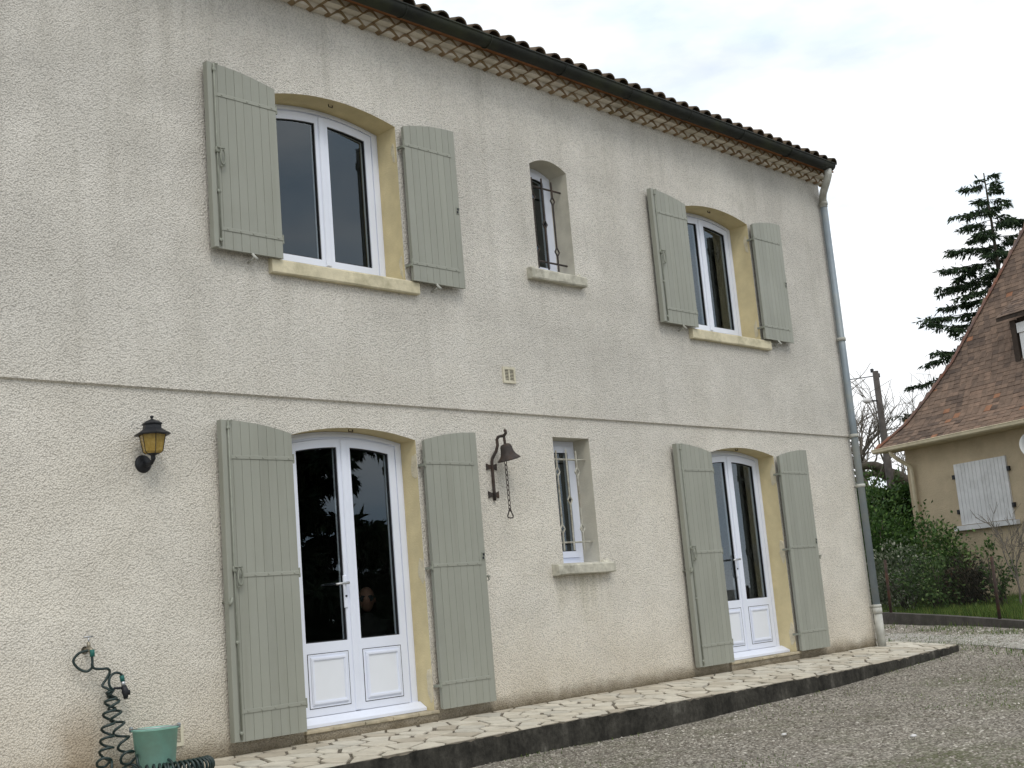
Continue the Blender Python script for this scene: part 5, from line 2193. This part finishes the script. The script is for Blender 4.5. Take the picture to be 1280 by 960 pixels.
def shrub(name, px, D, w, h, depth, n, mat, label, seed, size=0.06, clumps=30, zc=0.5, cs=0.28, group=None):
    p = at_dist(px, D)
    g = float(gz(p[0], p[1])) + 0.12
    t = thing(name, (p[0], p[1], g), label, 'shrub', group)
    P, Dd_, T = leaf_cloud(n, (p[0], p[1], g + h * zc), (w / 2, depth / 2, h / 2), seed, clumps, cs)
    k = P[:, 2] > g - 0.05
    P, Dd_, T = P[k], Dd_[k], T[k]
    m_ = len(P)
    link('foliage', leaf_mesh('foliage', P, Dd_, nr.uniform(0.7, 1.4, m_) * size, nr.uniform(0.45, 0.75, m_) * size, mat, T), t)
    mb = MB()
    for q_ in range(9):
        a = rng.uniform(0, 6.28)
        e = (p[0] + 0.32 * w * math.cos(a), p[1] + 0.32 * depth * math.sin(a), g + h * rng.uniform(0.55, 0.9))
        mb.tube([(p[0] + rng.uniform(-0.1, 0.1), p[1] + rng.uniform(-0.1, 0.1), g - 0.05), ((p[0] + e[0]) / 2, (p[1] + e[1]) / 2 + rng.uniform(-0.1, 0.1), (g + e[2]) / 2), e], [0.018, 0.013, 0.005], 5)
    mb.build('stem', 'bark', t, True)
    return t


# clipped hedge running back beside the cottage
def hedge():
    a, b = at_dist((1040, 640), 31.5), at_dist((1152, 640), 30.5)
    g = -2.45
    top = 0.22
    t = thing('hedge', ((a[0] + b[0]) / 2, (a[1] + b[1]) / 2, g), 'tall dark evergreen hedge beside the ochre cottage', 'hedge')
    ax = (b - a)[:2]
    L = np.linalg.norm(ax)
    ax /= L
    nn = np.array([-ax[1], ax[0]])
    if nn @ (CAM[:2] - a[:2]) < 0:
        nn = -nn
    n = 26000
    u = nr.uniform(0, L, n)
    z = g + (top - g) * nr.random(n) ** 0.85
    bulge = 0.35 * (vnoise(u, z, 1.4, 31) - 0.5) + 0.2 * (vnoise(u, z, 3.5, 32) - 0.5)
    dep = -np.abs(nr.normal(0, 0.16, n)) + bulge
    z = z + 0.25 * (vnoise(u, z * 0, 2.2, 33) - 0.5) * (z > top - 0.5)
    tp = nr.random(n) < 0.14
    dep = np.where(tp, -nr.uniform(0, 1.2, n), dep)
    z = np.where(tp, top + 0.22 * (vnoise(u, dep, 2.2, 33) - 0.5) + nr.normal(0, 0.05, n), z)
    P = np.stack([a[0] + ax[0] * u + nn[0] * dep, a[1] + ax[1] * u + nn[1] * dep, z], 1)
    Dd_ = np.stack([nn[0] + nr.normal(0, 0.7, n), nn[1] + nr.normal(0, 0.7, n), 0.2 + nr.normal(0, 0.7, n)], 1)
    T = np.clip(0.5 * nr.random(n) + 0.5 * vnoise(u, z, 1.6, 35), 0, 1)
    link('foliage', leaf_mesh('foliage', P, Dd_, nr.uniform(0.06, 0.12, n), nr.uniform(0.03, 0.06, n), 'hedge', T), t)
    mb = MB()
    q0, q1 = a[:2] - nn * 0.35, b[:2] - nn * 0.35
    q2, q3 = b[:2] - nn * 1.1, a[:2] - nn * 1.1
    mb.prism_z([tuple(q0), tuple(q1), tuple(q2), tuple(q3)], g - 0.2, top - 0.25)  # dark solid block stands in for the shade inside the hedge
    mb.build('dark_core', 'timber', t)


hedge()
shrub('shrub', (1092, 660), 27.0, 3.2, 2.0, 1.6, 9000, 'hedge', 'bushy mid green shrub in front of the evergreen hedge', 41, 0.085, 46)
shrub('sapling', (1098, 625), 30.0, 1.5, 2.9, 1.2, 1500, 'leaf', 'light green leafy sapling rising above the hedge', 42, 0.085, 36, 0.62, 0.2)
shrub('shrub', (1168, 690), 24.6, 1.1, 1.5, 0.9, 2200, 'leaf', 'loose green shrub against the cottage downpipe', 43, 0.075, 34)
shrub('shrub', (1130, 720), 23.6, 2.2, 1.15, 1.0, 2600, 'leaf_grey', 'low shrub with cream edged leaves behind the fence', 44, 0.06, 30)
shrub('shrub', (1190, 700), 24.2, 0.9, 1.3, 0.8, 1900, 'leaf', 'darker green shrub beside the loose one by the cottage wall', 45, 0.07, 26)
shrub('shrub', (1210, 728), 23.4, 0.95, 0.9, 0.7, 1900, 'leaf_red', 'dark reddish shrub by the cottage wall', 46, 0.065, 26)
shrub('shrub', (1170, 740), 23.2, 1.6, 0.9, 0.9, 2000, 'leaf', 'low green shrub at the foot of the reddish one', 47, 0.06, 24)
shrub('shrub', (1250, 740), 22.6, 0.9, 1.0, 0.6, 500, 'leaf', 'small sparse green shrub beside the rusty fence post', 48, 0.07, 14)
bs_ = at_dist((1275, 745), 22.3)
for k, (dx, dy) in enumerate(((0, 0), (0.25, -0.35))):
    bare_tree('bare_shrub', (bs_[0] + dx, bs_[1] + dy, float(gz(bs_[0], bs_[1])) + 0.1), 2.2 - 0.3 * k,
              ('leafless many stemmed shrub against the ochre cottage wall', 'smaller leafless shrub next to the many stemmed one')[k], 60 + k, 0.75, 0.022, 4, cat='shrub', mat='twig', trunk_h=0.3, rmin=0.0045)


# ------------------------------------------------------------------ seated man behind the left french door
def seated_man():
    hp = on_plane((461, 749), (0, 1.15, 0), np.array([0, 1.0, 0]))
    fx, fy = hp[0], hp[1]
    face = np.array([CAM[0] - fx, CAM[1] - fy])
    yaw = math.atan2(face[0], -face[1])          # facing the camera
    rot = Matrix.Rotation(yaw, 4, 'Z')
    base = Vector((fx, fy + 0.05, hp[2] - 1.16))
    fl = -2.44
    t = thing('person', (fx, fy, fl), 'person in dark pullover and sunglasses sitting behind the french door glass', 'person')
    J = {'pel': (0, 0, 0.46), 'sp1': (0, 0.02, 0.60), 'sp2': (0, 0.02, 0.78), 'chest': (0, 0.0, 0.90), 'neck': (0, 0.0, 1.00), 'nk2': (0, -0.01, 1.05)}
    J.update({'shl': (-0.17, 0.0, 0.93), 'ell': (-0.25, -0.06, 0.68), 'wrl': (-0.08, -0.24, 0.70), 'shr': (0.17, 0.0, 0.93), 'elr': (0.25, -0.06, 0.68), 'wrr': (0.10, -0.25, 0.74),
              'hpl': (-0.09, -0.02, 0.46), 'knl': (-0.12, -0.42, 0.48), 'anl': (-0.12, -0.42, 0.10), 'ftl': (-0.13, -0.58, 0.05),
              'hpr': (0.09, -0.02, 0.46), 'knr': (0.12, -0.42, 0.48), 'anr': (0.12, -0.42, 0.10), 'ftr': (0.13, -0.58, 0.05)})
    ra = {'pel': 0.14, 'sp1': 0.15, 'sp2': 0.16, 'chest': 0.15, 'neck': 0.065, 'nk2': 0.055, 'shl': 0.075, 'ell': 0.05, 'wrl': 0.036, 'shr': 0.075, 'elr': 0.05, 'wrr': 0.036,
          'hpl': 0.10, 'knl': 0.065, 'anl': 0.045, 'ftl': 0.04, 'hpr': 0.10, 'knr': 0.065, 'anr': 0.045, 'ftr': 0.04}
    Eg = [('pel', 'sp1'), ('sp1', 'sp2'), ('sp2', 'chest'), ('chest', 'neck'), ('neck', 'nk2'), ('chest', 'shl'), ('shl', 'ell'), ('ell', 'wrl'), ('chest', 'shr'), ('shr', 'elr'), ('elr', 'wrr'),
          ('pel', 'hpl'), ('hpl', 'knl'), ('knl', 'anl'), ('anl', 'ftl'), ('pel', 'hpr'), ('hpr', 'knr'), ('knr', 'anr'), ('anr', 'ftr')]
    zoff = hp[2] - 1.165
    Tm = Matrix.Translation((fx, fy + 0.03, zoff)) @ rot
    names = list(J)
    me = bpy.data.meshes.new('body')
    me.from_pydata([tuple(Tm @ Vector(J[n_])) for n_ in names], [(names.index(a), names.index(b)) for a, b in Eg], [])
    o = link('body', me, t)
    sk = o.modifiers.new('skin', 'SKIN')
    sk.use_smooth_shade = True
    for i, n_ in enumerate(names):
        me.skin_vertices[0].data[i].radius = (ra[n_], ra[n_] * 0.8)
    me.skin_vertices[0].data[0].use_root = True
    o.modifiers.new('sub', 'SUBSURF').levels = 1
    o.modifiers['sub'].render_levels = 2
    me.materials.append(MAT['cloth'])
    # head with brow, nose, ears
    mb = MB()
    NV, NH = 14, 18
    V = []
    for i in range(NV + 1):
        ph = math.pi * i / NV
        for k in range(NH):
            th = 2 * math.pi * k / NH
            x = 0.070 * math.sin(ph) ** 0.85 * math.cos(th)
            y = 0.092 * math.sin(ph) * math.sin(th)
            z = 0.110 * math.cos(ph)
            if z < -0.02:
                x *= 1 + (z + 0.02) * 1.7
                y = y * (1 + (z + 0.02) * 1.5) - 0.006
            fr = max(0, -y / 0.092)
            if abs(x) < 0.018 and -0.035 < z < 0.02:
                y -= 0.018 * fr
            V.append(tuple(Tm @ Vector((x, y - 0.012, z + 1.165))))
    Fc = [(i * NH + k, i * NH + (k + 1) % NH, (i + 1) * NH + (k + 1) % NH, (i + 1) * NH + k) for i in range(NV) for k in range(NH)]
    mb.add(V, Fc)
    for s in (-1, 1):
        c = Tm @ Vector((s * 0.071, 0.0, 1.155))
        mb.lathe([(0.0, -0.028), (0.008, -0.02), (0.010, 0.010), (0.007, 0.026), (0.0, 0.028)], 8, tuple(c))
    mb.build('head', 'skin', t, True)
    mb = MB()
    for s in (-1, 1):
        c = Tm @ Vector((s * 0.032, -0.097, 1.172))
        mb.lathe([(0.0, 0.006), (0.027, 0.003), (0.029, -0.003), (0.0, -0.006)], 12, tuple(c), (rot.to_3x3() @ Matrix.Rotation(R(90), 3, 'X')))
        mb.tube([tuple(Tm @ Vector((s * 0.055, -0.092, 1.178))), tuple(Tm @ Vector((s * 0.08, -0.01, 1.178)))], 0.003, 5)
    mb.tube([tuple(Tm @ Vector((-0.012, -0.1, 1.178))), tuple(Tm @ Vector((0.012, -0.1, 1.178)))], 0.003, 5)
    mb.build('sunglasses', 'black_metal', t)
    mb = MB()
    V = []
    for i in range(7):
        ph = R(52) + R(50) * i / 6
        for k in range(13):
            th = R(-8) + R(196) * k / 12
            V.append(tuple(Tm @ Vector((0.077 * math.sin(ph) * math.cos(th), 0.097 * math.sin(ph) * math.sin(th) - 0.012, 0.121 * math.cos(ph) + 1.165))))
    mb.add(V, [(i * 13 + k, i * 13 + k + 1, (i + 1) * 13 + k + 1, (i + 1) * 13 + k) for i in range(6) for k in range(12)])
    mb.build('hair', 'hair', t, True)
    for s, w in ((-1, 'wrl'), (1, 'wrr')):
        mb = MB()
        wv = Vector(J[w])
        dirv = Vector((-s * 0.9, -0.15, 0.05)).normalized()
        mb.tube([tuple(Tm @ (wv - dirv * 0.01)), tuple(Tm @ (wv + dirv * 0.04)), tuple(Tm @ (wv + dirv * 0.09))], [0.028, 0.038, 0.036], 10)
        for f_ in range(4):
            o_ = Vector((0, 0.0, 0.026 - 0.0175 * f_))
            p0 = wv + dirv * 0.085 + o_
            ln = (0.066, 0.075, 0.07, 0.055)[f_]
            mb.tube([tuple(Tm @ p0), tuple(Tm @ (p0 + dirv * ln * 0.5 + Vector((0, -0.006, 0)))), tuple(Tm @ (p0 + dirv * ln + Vector((0, 0.014, -0.006))))], [0.0095, 0.009, 0.007], 7)
        p0 = wv + dirv * 0.03 + Vector((0, -0.01, 0.03))
        mb.tube([tuple(Tm @ p0), tuple(Tm @ (p0 + dirv * 0.03 + Vector((0, -0.008, 0.028)))), tuple(Tm @ (p0 + dirv * 0.055 + Vector((0, -0.006, 0.036))))], [0.012, 0.0105, 0.008], 7)
        mb.build('hand', 'skin', t, True)
    # chair
    ch = thing('chair', (fx, fy + 0.03, fl), 'plain dark wooden chair under the person indoors', 'chair')
    sz = zoff + 0.36
    for (nm, bx) in (('seat', (-0.21, 0.21, -0.22, 0.22, sz - 0.035, sz)), ('backrest', (-0.19, 0.19, 0.205, 0.225, sz + 0.22, sz + 0.42))):
        mb = MB()
        mb.box(*bx)
        mb.v = [tuple(Matrix.Translation((fx, fy + 0.03, 0)) @ rot @ Vector(v)) for v in mb.v]
        mb.build(nm, 'timber', ch)
    for lx in (-0.19, 0.19):
        for ly in (-0.2, 0.21):
            mb = MB()
            mb.tube([(lx, ly, fl), (lx, ly, sz + (0.42 if ly > 0 else -0.02))], 0.018, 8)
            mb.v = [tuple(Matrix.Translation((fx, fy + 0.03, 0)) @ rot @ Vector(v)) for v in mb.v]
            mb.build('leg', 'timber', ch)


seated_man()


# look-alikes belong to groups
GROUPS = {'shrub': 'shrubs in the neighbouring garden', 'bare_shrub': 'leafless shrubs by the cottage', 'bare_tree': 'leafless trees behind the hedge',
          'conifer_tree': 'dark conifers', 'stone': 'white stones on the gravel'}
for o in bpy.data.objects:
    k = o.name.split('.')[0]
    if o.parent is None and k in GROUPS:
        o['group'] = GROUPS[k]
